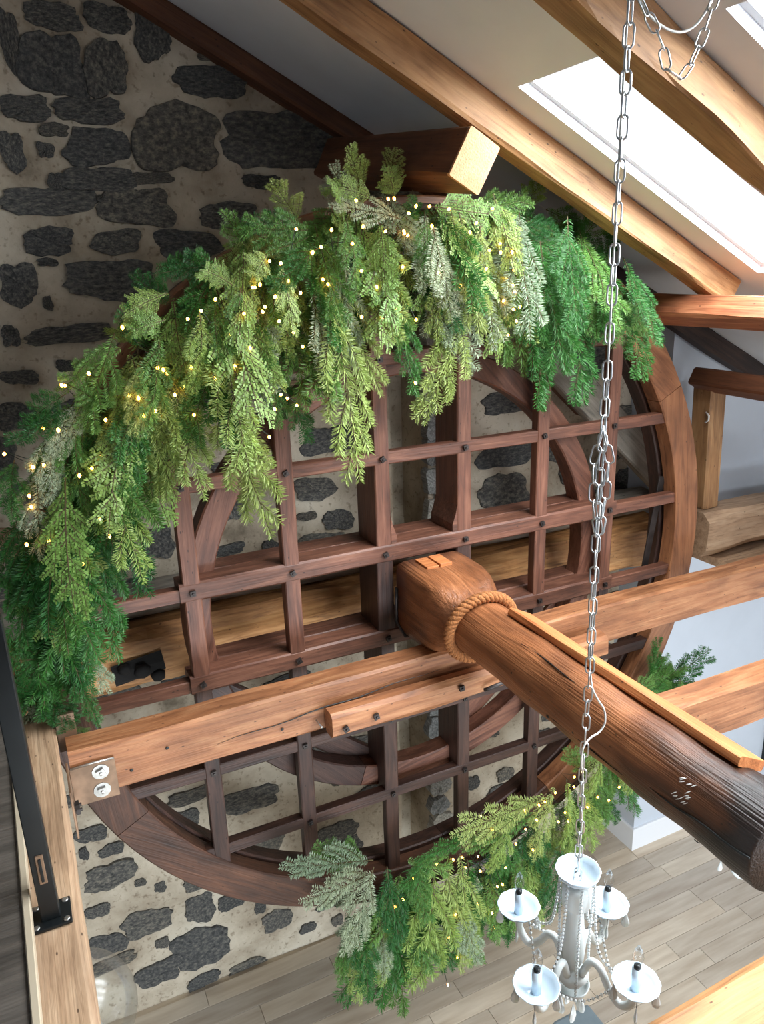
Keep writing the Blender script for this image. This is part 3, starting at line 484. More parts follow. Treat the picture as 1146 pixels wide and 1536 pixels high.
# ------------------------------------------------------------------ the great wheel
WX, WZ, WY = 1.882, -1.726, 3.5
RO, RI = 2.055, 1.863
wheel = thing('mill_wheel', 'huge wooden mill wheel with a lattice of bolted oak bars', 'wheel', (WX, WY, WZ-RO))
def sector(ri, ro, a0, a1, y0, y1, k=12, ch=0.008):
    """a felloe: arc cut from a plank; local x = tangent at mid-arc, y = depth, z = outwards; origin mid-arc"""
    am = (a0+a1)/2; rm = (ri+ro)/2; vs_, fs = [], []
    sec = [(ri, y0+ch), (ri+ch, y0), (ro-ch, y0), (ro, y0+ch), (ro, y1), (ri, y1)]; n_ = len(sec)
    for i in range(k+1):
        a = a0+(a1-a0)*i/k-am
        for (r_, y) in sec: vs_.append((-r_*math.sin(a), y, r_*math.cos(a)-rm))
    for i in range(k):
        for j in range(n_): fs.append((i*n_+j, i*n_+(j+1) % n_, (i+1)*n_+(j+1) % n_, (i+1)*n_+j))
    fs.append(tuple(range(n_))[::-1]); fs.append(tuple(range(k*n_, k*n_+n_)))
    return mesh('felloe', vs_, fs)
def ring(name, n_, a_first, ri, ro, y0, y1, mat, gap=0.004, parent=wheel):
    st = 2*math.pi/n_; me = sector(ri, ro, 0, st-gap/ro, y0, y1)
    for k in range(n_):
        am = a_first + k*st + (st-gap/ro)/2; rm = (ri+ro)/2
        mw = Matrix.Translation((WX+rm*math.cos(am), WY, WZ+rm*math.sin(am))) @ Matrix.Rotation(-(am-math.pi/2), 4, 'Y')
        q_ = mat(k) if callable(mat) else mat
        o = link(name, me, q_, parent, mw)
        if o.material_slots[0].material != q_: o.material_slots[0].link = 'OBJECT'; o.material_slots[0].material = q_
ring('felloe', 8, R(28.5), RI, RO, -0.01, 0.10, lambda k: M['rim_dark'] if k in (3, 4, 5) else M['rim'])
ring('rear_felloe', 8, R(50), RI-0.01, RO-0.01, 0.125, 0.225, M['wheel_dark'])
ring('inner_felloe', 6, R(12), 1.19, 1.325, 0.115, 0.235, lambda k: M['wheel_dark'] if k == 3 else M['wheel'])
A_, B_, C_ = 0.2502, 0.7792, 1.2906
def chord(x, r_=RI): return math.sqrt(max(r_*r_-x*x, 0))
sd = 20
for x in (-C_, -B_, B_, C_):
    h_ = chord(x)+0.03; sd += 1
    beam('lattice_bar', (WX+x, WY+0.033, WZ-h_), (WX+x, WY+0.033, WZ-A_), 0.084, 0.065, M['wheel_dark'], wheel, (0, -1, 0), amp=0.003, ch=0.005, seed=sd+50)
    beam('lattice_bar', (WX+x, WY+0.033, WZ-A_), (WX+x, WY+0.033, WZ+h_), 0.084, 0.065, M['wheel'], wheel, (0, -1, 0), amp=0.003, ch=0.005, seed=sd)
for z in (-C_, -B_, B_, C_):
    h_ = chord(z)+0.03; sd += 1
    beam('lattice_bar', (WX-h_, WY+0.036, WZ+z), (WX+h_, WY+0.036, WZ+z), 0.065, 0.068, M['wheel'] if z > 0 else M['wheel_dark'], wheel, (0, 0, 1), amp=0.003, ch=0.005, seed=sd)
for z in (-A_, A_):                                            # heavy paired arms that clasp the shaft
    beam('clasp_arm', (WX-C_-0.06, WY+0.07, WZ+z), (WX+C_+0.06, WY+0.07, WZ+z), 0.145, 0.10, M['wheel'], wheel, (0, 0, 1), amp=0.004, ch=0.010, seed=sd+z)
    beam('rear_arm', (WX-C_+0.05, WY+0.225, WZ+z-0.004), (WX+C_-0.05, WY+0.225, WZ+z-0.004), 0.15, 0.10, M['wheel'], wheel, (0, 0, 1), amp=0.004, ch=0.008, seed=sd+z+9)
    h_ = chord(z)+0.03
    for s in (-1, 1):
        beam('lattice_bar', (WX+s*(C_-0.06), WY+0.04, WZ+z-0.012), (WX+s*h_, WY+0.04, WZ+z-0.012), 0.065, 0.07, M['wheel'], wheel, (0, 0, 1), amp=0.003, ch=0.005, seed=sd+s)
for x in (-A_, A_):
    h_ = chord(x)+0.03
    for s in (-1, 1):
        z0, z1 = (A_+0.045, C_+0.13) if s > 0 else (-A_-0.045, -C_-0.02)
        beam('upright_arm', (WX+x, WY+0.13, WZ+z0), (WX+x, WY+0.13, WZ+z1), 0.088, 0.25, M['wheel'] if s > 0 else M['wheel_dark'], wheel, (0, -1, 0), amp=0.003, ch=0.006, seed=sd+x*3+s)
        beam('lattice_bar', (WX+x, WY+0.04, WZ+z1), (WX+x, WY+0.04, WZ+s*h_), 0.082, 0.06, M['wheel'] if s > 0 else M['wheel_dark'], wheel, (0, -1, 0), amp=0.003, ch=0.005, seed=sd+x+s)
    beam('upright_arm', (WX+x, WY+0.13, WZ-A_+0.045), (WX+x, WY+0.13, WZ+A_-0.045), 0.10, 0.25, M['wheel_dark'], wheel, (0, -1, 0), amp=0.003, ch=0.006, seed=sd+x*5)
    # haunch: the arm swells towards the shaft where it meets the clasp arm
    s = 1 if x < 0 else -1
    hv = [(0, 0), (0.032, 0), (0.032, 0.05), (0.014, 0.10), (0.004, 0.14), (0, 0.16)]
    vs_ = [(s*a, y, z) for y in (0.0, 0.25) for a, z in hv]; n_ = len(hv)
    fs = [tuple(range(n_)), tuple(range(n_, 2*n_))[::-1]] + [(i, (i+1) % n_, n_+(i+1) % n_, n_+i) for i in range(n_)]
    link('haunch', mesh('haunch', vs_, fs), M['wheel'], wheel, Matrix.Translation((WX+x+s*0.043, WY+0.006, WZ+A_+0.045)))
def bolt_mesh(s=0.018, r_=0.014):
    v, f = lathe_data([(r_, 0), (r_, 0.004), (0.001, 0.0045)], 10); o = len(v)
    v2, f2 = boxm(-s*0.75, s*0.75, -s*0.75, s*0.75, 0.003, 0.018); v += v2; f += [tuple(q+o for q in g) for g in f2]; o = len(v)
    v3, f3 = lathe_data([(0.007, 0.017), (0.007, 0.026), (0.001, 0.027)], 8); v += v3; f += [tuple(q+o for q in g) for g in f3]
    return mesh('bolt', v, f)
BM = bolt_mesh()
def bolt(x, y, z, parent, me=BM, mat='iron', normal='y', name='bolt'):
    rot = {'y': Matrix.Rotation(R(90), 4, 'X'), 'x': Matrix.Rotation(R(90), 4, 'Y')}[normal] @ Matrix.Rotation(rnd.uniform(0, 0.5), 4, 'Z')
    return link(name, me, M[mat], parent, Matrix.Translation((x, y, z)) @ rot)
for z in (-C_, -B_, -A_, A_, B_, C_):
    for x in (-C_, -B_, -A_, A_, B_, C_):
        if abs(x) == C_ and abs(z) == C_: continue
        bolt(WX+x, WY+(0.0 if abs(z) != A_ else -0.003), WZ+z, wheel)
for s in (-1, 1):                                              # slanting struts in the lower half
    beam('strut', (WX+s*0.28, WY+0.27, WZ-1.20), (WX+s*1.22, WY+0.27, WZ-0.42), 0.05, 0.15, M['wheel_dark'] if s < 0 else M['wheel'], wheel, amp=0.004, seed=70+s)
beam('iron_strap', (3.70, WY+0.10, -1.36), (3.60, WY+0.10, -2.02), 0.05, 0.012, M['iron'], wheel, (0, -1, 0), amp=0.0, ch=0.002)

# ------------------------------------------------------------------ the shaft
SR = 0.152; Y_END = 1.215
shaft = thing('wheel_shaft', 'massive round oak shaft running out from the wheel hub', 'shaft', (WX, Y_END, WZ-SR))
prof = [(Y_END, SR, 2), (Y_END+0.01, SR+0.003, 2)] + [(Y_END+0.1*i, SR+0.004*math.sin(i*1.7), 2) for i in range(1, 15)]
prof = [q for q in prof if q[0] < 2.72] + [(2.76, 0.151, 2), (2.86, 0.150, 2), (2.95, 0.150, 2), (2.99, 0.160, 2.4), (3.03, 0.174, 3.2), (3.08, 0.187, 5), (3.14, 0.196, 8), (3.22, 0.201, 11), (3.34, 0.202, 12), (3.47, 0.203, 12)]
k = 48; vs_, fs = [], []
for i, (y, r_, e) in enumerate(prof):
    for j in range(k):
        a = 2*math.pi*j/k; q = (abs(math.cos(a))**e+abs(math.sin(a))**e)**(-1/e)*r_*(1+noise.noise(Vector((y*1.5, math.cos(a)*1.5, math.sin(a)*1.5)))*0.025)
        vs_.append((y-Y_END, -q*math.cos(a), q*math.sin(a)))
for i in range(len(prof)-1):
    for j in range(k): fs.append((i*k+j, i*k+(j+1) % k, (i+1)*k+(j+1) % k, (i+1)*k+j))
fs.append(tuple(range(k))[::-1]); fs.append(tuple(range((len(prof)-1)*k, len(prof)*k)))
# the near half is stained black with grease and age (a stain with its own blotchy edge)
ms = M['shaft']; nt = ms.node_tree; b = nt.nodes['Principled BSDF']; old = b.inputs['Base Color'].links[0].from_socket
tc = N(nt, 'ShaderNodeTexCoord'); sx = N(nt, 'ShaderNodeSeparateXYZ'); nt.links.new(tc.outputs['Object'], sx.inputs[0])
nn = N(nt, 'ShaderNodeTexNoise'); nn.inputs['Scale'].default_value = 3.5; nn.inputs['Detail'].default_value = 6; mp = N(nt, 'ShaderNodeMapping'); mp.inputs['Scale'].default_value = (0.7, 2, 2); nt.links.new(tc.outputs['Object'], mp.inputs[0]); nt.links.new(mp.outputs[0], nn.inputs['Vector'])
ma = N(nt, 'ShaderNodeMath', operation='MULTIPLY_ADD'); ma.inputs[1].default_value = 0.9; nt.links.new(nn.outputs[0], ma.inputs[0]); nt.links.new(sx.outputs['X'], ma.inputs[2])
rr_ = ramp(nt, ma.outputs[0], [(0.62, lin((62, 58, 56))), (0.90, (0.62, 0.58, 0.56, 1)), (1.0, (1, 1, 1, 1))])
nt.links.new(mul(nt, old, rr_.outputs[0], 1.0), b.inputs['Base Color'])
link('shaft_body', mesh('shaft_body', vs_, fs, True), ms, shaft, basis((WX, Y_END, WZ), (WX, 4.0, WZ)))
for k_, (dx, a) in enumerate(((-0.035, 0.06), (0.045, -0.02))):
    box('wedge', WX-0.03+dx-0.036, WX-0.03+dx+0.036, 3.30, 3.44, WZ+0.195, WZ+0.212+0.004*k_, M['cut'], shaft, 0.003)
# light board pegged along the upper flank of the shaft
d = Vector((0.46, 0, 0.89)).normalized(); c0 = Vector((WX, 1.42, WZ)) + d*(SR+0.012); c1 = Vector((WX, 2.72, WZ)) + d*(SR+0.012)
beam('side_board', c0, c1, 0.135, 0.035, M['cut'], shaft, tuple(d), amp=0.005, ch=0.006, seed=33)
for y, a, rr in ((2.2, 200, 0.010), (2.03, 190, 0.009), (1.9, 225, 0.006), (1.62, 215, 0.007), (1.45, 228, 0.012), (2.45, 170, 0.006)):
    ca, sa = math.cos(R(a)), math.sin(R(a)); pt = Vector((WX+ca*(SR+0.0005), y, WZ+sa*(SR+0.0005)))
    v, f = lathe_data([(rr, 0), (rr*0.6, 0.003), (0.0005, 0.003)], 8)
    link('peg_hole', mesh('peg_hole', v, f), M['black'], shaft, Matrix.Translation(pt) @ Vector((ca, 0, sa)).to_track_quat('Z', 'Y').to_matrix().to_4x4())
v = [(WX-0.206, 3.46, WZ+0.06), (WX-0.212, 3.46, WZ-0.02), (WX-0.212, 3.46, WZ-0.14), (WX-0.19, 3.40, WZ-0.21), (WX-0.12, 3.38, WZ-0.215)]
tube('iron_dog', v, 0.010, M['iron'], shaft, 6)
def on_shaft(y, a, e=0.0): return (WX+(SR+e)*math.cos(R(a)), y, WZ+(SR+e)*math.sin(R(a)))
tube('crack', [on_shaft(1.22+0.05*i, 172+1.2*i+1.5*math.sin(i*1.3), 0.001) for i in range(9)], [0.006-0.0005*i for i in range(9)], M['black'], shaft, 5)
tube('crack', [on_shaft(1.75+0.06*i, 196+1.5*math.sin(i), 0.001) for i in range(8)], [0.001+0.0008*min(i, 7-i) for i in range(8)], M['black'], shaft, 5)
tube('crack', [on_shaft(2.0+0.07*i, 120+2*math.sin(i*0.9), 0.0005) for i in range(8)], [0.0008+0.0007*min(i, 7-i) for i in range(8)], M['black'], shaft, 5)
for i_ in range(16):
    y, a, l_ = 1.49+rnd.uniform(-0.03, 0.03), 153+rnd.uniform(-15, 18), rnd.uniform(3, 8)
    tube('paint_mark', [on_shaft(y+0.004*j, a+l_*j/4, 0.0012) for j in range(5)], [0.0004, 0.0013, 0.0017, 0.0013, 0.0004], M['cord'], shaft, 5)
# rope collar: three twisted strands
rope = thing('rope_collar', 'thick jute rope tied round the shaft behind its flared head', 'rope', (WX, 2.95, WZ-0.2))
for s in range(3):
    pts = []
    for i in range(180):
        a = 2*math.pi*i/180; ph = a*15 + s*2*math.pi/3
        rr = 0.178 + 0.0155*math.cos(ph); tilt = 0.05*math.sin(a+0.4)
        pts.append((WX+rr*math.cos(a), 2.93-tilt*0.7+0.0155*math.sin(ph), WZ+rr*math.sin(a)))
    tube('strand', pts, 0.0145, M['rope'], rope, 7, True, origin=(WX, 2.93, WZ))

# ------------------------------------------------------------------ cross beams
t = thing('cross_beam', 'honey-coloured cross beam carrying the shaft in front of the wheel', 'beam', (2.2, 3.14, -2.15))
def sag(x): return (noise.noise(Vector((x*0.5, 1, 1)))*0.02, noise.noise(Vector((x*0.5, 5, 1)))*0.015)
beam('timber', (-0.07, 3.14, -2.02), (6.44, 3.20, -2.02), 0.145, 0.24, M['beam'], t, amp=0.008, seed=41, wave=sag)
tube('nail', [(1.03, 3.06, -2.07), (1.04, 3.01, -2.085)], [0.004, 0.004], M['steel'], t); tube('nail_head', [(1.04, 3.011, -2.085), (1.0405, 3.008, -2.086)], [0.009, 0.009], M['steel'], t)
tube('crack', [(0.55+0.09*i, 3.067-0.0005*i, -2.055+0.006*i+0.006*math.sin(i*1.4)) for i in range(14)], [0.0008+0.0005*min(i, 13-i) for i in range(14)], M['black'], t, 5)
for x, z in ((0.17, -2.06), (0.33, -2.0), (0.86, -2.07)):
    v, f = lathe_data([(0.008, 0), (0.005, 0.002), (0.0005, 0.002)], 8); link('nail_hole', mesh('nail_hole', v, f), M['black'], t, Matrix.Translation((x, 3.062, z)) @ Matrix.Rotation(R(90), 4, 'X'))
bat = thing('batten', 'short batten nailed along the front of the cross beam under the shaft', 'batten', (1.9, 3.0, -2.16))
beam('timber', (1.075, 3.01, -2.075), (2.76, 3.03, -2.075), 0.10, 0.13, M['beam'], bat, amp=0.010, ch=0.02, seed=42)
for x, z in ((1.14, -2.09), (1.30, -2.07), (1.78, -2.05)): bolt(x, 2.958, z, bat, name='nail', mat='iron')
tube('iron_staple', [(1.92, 2.95, -2.10), (1.93, 2.93, -2.085), (2.08, 2.93, -2.07), (2.085, 2.95, -2.085)], 0.011, M['iron'], bat)
tag(beam('cross_beam', (2.26, 2.21, -2.02), (6.44, 2.18, -2.02), 0.14, 0.235, M['beam'], None, amp=0.010, ch=0.014, seed=43), 'sunlit cross beam butting against the middle of the shaft', 'beam')
tag(beam('cross_beam', (0.3, 0.955, -2.03), (6.44, 0.955, -2.03), 0.27, 0.26, M['amber'], None, amp=0.014, ch=0.03, seed=44), 'bright pale beam cutting across the lower corner nearest the chandelier', 'beam')
# long sill beam with steel hanger and railing post
lb = thing('sill_beam', 'pale long beam under the railing post, bolted to the cross beam', 'beam', (-0.215, 2.0, -2.1))
beam('timber', (-0.19, 0.6, -1.975), (-0.225, 3.39, -1.975), 0.235, 0.25, M['pale'], lb, amp=0.010, ch=0.012, seed=45)
hg = thing('beam_hanger', 'rusty angle bracket bolting the cross beam to the pale long beam', 'bracket', (-0.03, 3.06, -2.16))
box('face_plate', -0.075, 0.108, 3.050, 3.058, -2.155, -1.965, M['rusty'], hg, 0.002)
box('side_plate', -0.084, -0.076, 2.84, 3.058, -2.155, -1.935, M['rusty'], hg, 0.002)
box('top_plate', -0.10, -0.02, 3.22, 3.26, -1.98, -1.80, M['rusty'], hg, 0.002)
tube('weld_bead', [(-0.07, 3.052, -1.967), (0.02, 3.051, -1.964), (0.105, 3.052, -1.967)], 0.005, M['steel'], hg)
NUT = bolt_mesh(0.022, 0.036)
for x, z in ((0.045, -2.015), (0.04, -2.105)): bolt(x, 3.050, z, hg, NUT, 'steel')
for y, z in ((2.95, -2.10), (2.90, -2.04)): bolt(-0.075, y, z, hg, BM, 'steel', 'x')
rp_ = thing('railing_post', 'black steel railing post screwed to the pale beam', 'post', (-0.172, 2.117, -1.845))
box('base_plate', -0.229, -0.115, 2.062, 2.170, -1.849, -1.838, M['black'], rp_, 0.003)
box('post_tube', -0.199, -0.145, 2.092, 2.144, -1.838, -0.85, M['black'], rp_, 0.003)
clip = box('glass_clamp', -0.183, -0.161, 2.086, 2.094, -1.70, -1.60, M['rusty'], rp_, 0.002); box('clamp_slot', -0.176, -0.168, 2.082, 2.087, -1.69, -1.61, M['black'], clip, 0.001)
for dx in (-0.042, 0.042):
    for dy in (-0.04, 0.04):
        v, f = lathe_data([(0.010, 0), (0.010, 0.002), (0.006, 0.004), (0.0005, 0.0035)], 10); link('screw', mesh('screw', v, f, True), M['steel'], rp_, Matrix.Translation((-0.172+dx, 2.116+dy, -1.838)))

# ------------------------------------------------------------------ evergreen garlands
def spray(seed, kind, L=1.0):
    """one cut branch along +x (unit length ~ L), flat spray in xy, arching towards +z; slot 0 needles, slot 1 twig"""
    rr = random.Random(seed); V_, F_, mi = [], [], []
    def add_needle(p, d, side, ln, wd):
        o = len(V_); tip = p + d*ln; s = side*wd
        V_.extend([p - s*0.6, p + d*ln*0.55 + s, tip, p + d*ln*0.55 - s*1.0]); F_.append((o, o+1, o+2, o+3)); mi.append(0)
    def twig(p0, d0, ln, nl, dens, bend, r0):
        n_ = max(3, int(ln/0.035)); pts = [p0.copy()]; d = d0.normalized(); p = p0.copy()
        for i in range(n_):
            d = (d + bend*(1.0/n_) + Vector((rr.uniform(-1, 1), rr.uniform(-1, 1), rr.uniform(-1, 1)))*0.035).normalized(); p = p + d*(ln/n_); pts.append(p.copy())
        o = len(V_); v, f = tube_data(pts, [r0*(1-0.6*i/n_) for i in range(n_+1)], 4, cap=False); V_.extend(v); F_.extend([tuple(q+o for q in g) for g in f]); mi.extend([1]*len(f))
        m_ = int(ln/dens)
        for i in range(m_):
            t_ = (i+rr.random())/m_; q = t_*n_; a = min(int(q), n_-1); pt = pts[a].lerp(pts[a+1], q-a); tg = (pts[a+1]-pts[a]).normalized()
            if t_ < 0.08 and rr.random() < 0.5: continue
            u = tg.cross(Vector((0, 0, 1))); u = u.normalized() if u.length > 1e-3 else Vector((0, 1, 0)); w_ = u.cross(tg)
            for ang in ((0, 65, 115, 180) if kind != 4 else (0, 180)):
                aa = R(ang + rr.uniform(-22, 22)); lat = u*math.cos(aa) + w_*math.sin(aa)
                dd = (tg*rr.uniform(0.4, 0.75) + lat).normalized(); end = 1.0-0.45*max(0, (t_-0.85)/0.15)
                add_needle(pt, dd, tg.cross(dd).cross(dd).normalized() if rr.random() < 0.5 else w_.cross(dd).normalized() if w_.cross(dd).length > 0.1 else tg, nl*rr.uniform(0.8, 1.1)*end, nl*(0.056 if kind != 4 else 0.24))
        return pts
    arch = Vector((0, 0, -0.55 if seed % 2 else -0.25))
    st = Vector((1, 0, 0.28 if seed % 2 else 0.12))
    nl = (0.088, 0.082, 0.078, 0.076, 0.032)[kind]
    main = twig(Vector((0, 0, 0)), st, L, nl, 0.014, arch, 0.008)
    ns = rr.randint(6, 9) if kind != 4 else 12
    for i in range(ns):
        t_ = 0.10 + 0.78*i/ns + rr.uniform(-0.03, 0.03); q = t_*(len(main)-1); a = int(q); pt = main[a].lerp(main[min(a+1, len(main)-1)], q-a)
        tg = (main[min(a+1, len(main)-1)]-main[a]).normalized(); s = 1 if i % 2 else -1
        dd = tg*rr.uniform(0.9, 1.5) + Vector((0, s, rr.uniform(-0.4, 0.5))); ln = (0.44 if kind != 4 else 0.36)*(1-0.62*t_)*rr.uniform(0.75, 1.2)
        sub = twig(pt, dd, ln, nl*0.95, 0.014, tg*0.5 + Vector((0, 0, -0.3)), 0.005)
        if kind == 4:
            for j in range(5):
                b2 = sub[min(len(sub)-2, 1+int((len(sub)-2)*j/5))]; dv = dd.normalized()*0.9 + Vector((0, (1 if j % 2 else -1)*0.8, 0)).lerp(tg*0.6, 0.35)
                twig(b2, dv, ln*0.45, nl, 0.012, Vector((0, 0, -0.2)), 0.003)
        elif ln > 0.26:
            twig(sub[len(sub)//2], dd.normalized()*0.8 + tg*0.6, ln*0.5, nl*0.9, 0.0125, tg*0.3, 0.004)
    me = bpy.data.meshes.new('branch'); me.from_pydata([tuple(v) for v in V_], [], F_); me.polygons.foreach_set('material_index', mi); me.update()
    me.materials.append(NEEDLE[kind]); me.materials.append(M['twig'])
    return me
VAR = [[spray(100*k+s, k) for s in range(4 if k < 4 else 3)] for k in range(5)]
NAMES = ('fir_branch', 'fir_branch', 'spruce_branch', 'frosted_branch', 'cedar_branch')
def put_branch(parent, p0, p1, kind, width=1.0):
    p0, p1 = Vector(p0), Vector(p1); d = p1-p0; L = d.length*1.04
    face = Vector((rnd.uniform(-0.7, 0.5), -1.0, rnd.uniform(-0.15, 0.7)))
    x = d.normalized(); z = (face - x*face.dot(x)).normalized(); y = z.cross(x)
    wd = max(0.30, min(L, 0.5))*width*rnd.uniform(0.85, 1.15) if L < 0.34 else (0.32+(L-0.34)*0.55)*width*rnd.uniform(0.85, 1.2)
    m3 = Matrix(((x.x*L, y.x*wd, z.x*wd, p0.x), (x.y*L, y.y*wd, z.y*wd, p0.y), (x.z*L, y.z*wd, z.z*wd, p0.z), (0, 0, 0, 1)))
    link(NAMES[kind], rnd.choice(VAR[kind]), None, parent, m3)
def poly(pts, t):
    seg = [(Vector(pts[i+1])-Vector(pts[i])).length for i in range(len(pts)-1)]; s = t*sum(seg)
    for i, l in enumerate(seg):
        if s <= l or i == len(seg)-1: return Vector(pts[i]).lerp(Vector(pts[i+1]), min(1, s/l)), (Vector(pts[i+1])-Vector(pts[i])).normalized()
        s -= l
def rimpt(a, r_=RO-0.06, y=WY-0.06): return (WX+r_*math.cos(R(a)), y, WZ+r_*math.sin(R(a)))
TOPP = [rimpt(a) for a in range(186, 48, -6)]
BOTP = [rimpt(a) for a in range(334, 246, -6)]
def garland(name, label, path, explicit, n_fill, hang, mixf, seed):
    g = thing(name, label, 'garland', path[len(path)//2]); r2 = random.Random(seed)
    tube('vine', path, 0.018, M['vine'], g, 6)
    for e in explicit: put_branch(g, e[0:3], e[3:6], e[6])
    for i in range(n_fill):
        t_ = (i+r2.random())/n_fill; p, tg = poly(path, t_)
        p = p + Vector((r2.gauss(0, 0.06), -abs(r2.gauss(0.04, 0.07)), r2.gauss(0, 0.06)))
        mode = r2.random(); L = r2.uniform(0.22, 0.50)
        rad = Vector((p.x-WX, 0, p.z-WZ)).normalized()
        if mode < 0.68: d = Vector((r2.uniform(-0.45, 0.35), r2.uniform(-0.55, 0.02), -1)); L = hang(t_)*r2.uniform(0.45, 1.1); p = p + Vector((0, -0.03, -0.04*r2.random()))
        elif mode < 0.85: d = tg*r2.choice((-1, 1)) + Vector((0, r2.uniform(-0.6, -0.1), r2.uniform(-0.5, 0.1))); L *= 0.85
        else: d = rad*0.8 + Vector((r2.uniform(-0.5, 0.2), -0.5, r2.uniform(-0.1, 0.3))); L *= 0.55
        put_branch(g, p, p + d.normalized()*L, mixf(t_, r2))
    return g
def top_mix(t_, r2):
    q = r2.random()
    if t_ < 0.22: return 0 if q < 0.6 else 3 if q < 0.72 else 1
    if t_ > 0.84: return 0 if q < 0.7 else 1
    return 0 if q < 0.22 else 1 if q < 0.45 else 2 if q < 0.72 else 3 if q < 0.80 else 4
def bot_mix(t_, r2):
    q = r2.random()
    if t_ < 0.2: return 1 if q < 0.6 else 0
    if t_ < 0.6: return 2 if q < 0.4 else 1 if q < 0.6 else 4 if q < 0.85 else 0
    return 0 if q < 0.45 else 1 if q < 0.65 else 2 if q < 0.85 else 3
gt = garland('evergreen_garland', 'large fir and cedar garland draped over the top of the wheel', TOPP, TOPB, 225, lambda t_: 0.22 if t_ < 0.08 else 0.45 if t_ < 0.22 else 0.62 if t_ < 0.9 else 0.5, top_mix, 5)
gb = garland('evergreen_garland', 'smaller evergreen garland wrapped along the bottom of the wheel', BOTP, BOTB, 140, lambda t_: 0.26 if t_ < 0.45 else 0.48, bot_mix, 8)
def light_string(label, pts, path, at):
    g = thing('light_string', label, 'string lights', at)
    v, f = lathe_data([(0.0005, -0.009), (0.0045, -0.007), (0.0065, 0.0), (0.0045, 0.006), (0.0005, 0.009)], 8); bulb = mesh('bulb', v, f, True)
    P_ = [Vector((x + 0.0, y + rnd.uniform(-0.05, 0.03), z)) for x, y, z in pts]
    cen = Vector((WX, 0, WZ)); P_.sort(key=lambda q: math.atan2(q.z-WZ, q.x-WX) % (2*math.pi))
    wp = []
    for i, q in enumerate(P_):
        link('bulb', bulb, M['led'], g, Matrix.Translation(q) @ Matrix.Rotation(rnd.uniform(0, 3), 4, 'X')); 
        wp.append(q + Vector((0, 0.012, 0.008)))
        if i+1 < len(P_): wp.append((q+P_[i+1])/2 + Vector((0, 0.13, -0.02)))
    tube('wire', wp, 0.0016, M['wire'], g, 4)
light_string('warm white fairy lights wound through the upper garland', TOPL, TOPP, rimpt(120))
light_string('warm white fairy lights wound through the lower garland', BOTL, BOTP, rimpt(290))

# ------------------------------------------------------------------ chain and glass chandelier
def link_mesh(L=0.046, W_=0.020, r_=0.0022):
    pts = []; s = (L-W_)/2
    for i in range(8): a = math.pi*i/7; pts.append((W_/2*math.cos(a), 0, s+W_/2*math.sin(a)))
    for i in range(8): a = math.pi+math.pi*i/7; pts.append((W_/2*math.cos(a), 0, -s+W_/2*math.sin(a)))
    v, f = tube_data(pts, r_, 6, True); return mesh('link', v, f, True)
LM = link_mesh()
def chain(parent, pts, step=0.0405):
    """links strung along a polyline"""
    tot = sum((Vector(pts[i+1])-Vector(pts[i])).length for i in range(len(pts)-1)); n_ = int(tot/step)
    for i in range(n_):
        p, d = poly(pts, (i+0.5)/n_); z = d; x = Vector((0.6, -0.8, 0.0)) if i % 2 else Vector((0.8, 0.6, 0))
        a = rnd.uniform(-0.35, 0.35); x = Matrix.Rotation(a, 3, 'Z') @ x
        x = (x - z*x.dot(z)); x = x.normalized() if x.length > 0.05 else z.orthogonal().normalized(); y = z.cross(x)
        link('link', LM, M['chain'], parent, Matrix(((x.x, y.x, z.x, p.x), (x.y, y.y, z.y, p.y), (x.z, y.z, z.z, p.z), (0, 0, 0, 1))))
HX, HY = 1.178, 1.332
ch = thing('hanging_chain', 'long silver chain from which the white chandelier hangs', 'chain', (HX, HY, -1.58))
chain(ch, [(HX+0.012, HY, 1.05), (HX+0.004, HY, 0.2), (HX, HY, -0.3), (HX-0.004, HY, -0.62), (HX, HY, -0.95), (HX-0.003, HY, -1.3), (HX, HY, -1.64)])
for s in (-1, 1): chain(ch, [(HX, HY, -0.36), (HX+0.016*s, HY-0.006*s, -0.43), (HX+0.018*s, HY, -0.53), (HX+0.004, HY, -0.62)])
pts = [(HX+0.012, HY+0.01, 0.9), (HX+0.010, HY+0.012, 0.2), (HX+0.012, HY+0.01, -0.4), (HX+0.008, HY+0.01, -0.9), (HX+0.012, HY+0.005, -1.02), (HX+0.03, HY, -1.07), (HX+0.055, HY, -1.11), (HX+0.062, HY, -1.15), (HX+0.045, HY, -1.175), (HX+0.01, HY-0.005, -1.18), (HX-0.016, HY-0.01, -1.20), (HX-0.018, HY-0.01, -1.25), (HX-0.002, HY, -1.30), (HX+0.003, HY, -1.45), (HX, HY, -1.6)]
def smooth(pts, n_=6):
    out = []; P_ = [Vector(p) for p in pts]; P_ = [P_[0]]+P_+[P_[-1]]
    for i in range(1, len(P_)-2):
        for j in range(n_):
            t_ = j/n_; a, b_, c_, d = P_[i-1], P_[i], P_[i+1], P_[i+2]
            out.append(0.5*((2*b_)+(c_-a)*t_+(2*a-5*b_+4*c_-d)*t_*t_+(3*b_-a-3*c_+d)*t_**3))
    out.append(P_[-2]); return out
tube('cord', smooth(pts), 0.0026, M['cord'], ch, 6)
sw = thing('swag_chain', 'slack loop of silver chain with cord under the nearer rafter', 'chain', (1.42, 1.5, 0.42))
chain(sw, smooth([(1.30, 1.48, 0.70), (1.345, 1.5, 0.57), (1.40, 1.5, 0.50), (1.43, 1.5, 0.465), (1.455, 1.5, 0.415), (1.50, 1.5, 0.405), (1.535, 1.5, 0.45), (1.57, 1.5, 0.53), (1.61, 1.5, 0.66)], 4))
tube('cord', smooth([(1.29, 1.5, 0.70), (1.36, 1.51, 0.555), (1.44, 1.51, 0.50), (1.52, 1.51, 0.50), (1.58, 1.51, 0.56), (1.63, 1.5, 0.68)]), 0.003, M['cord'], sw, 6)

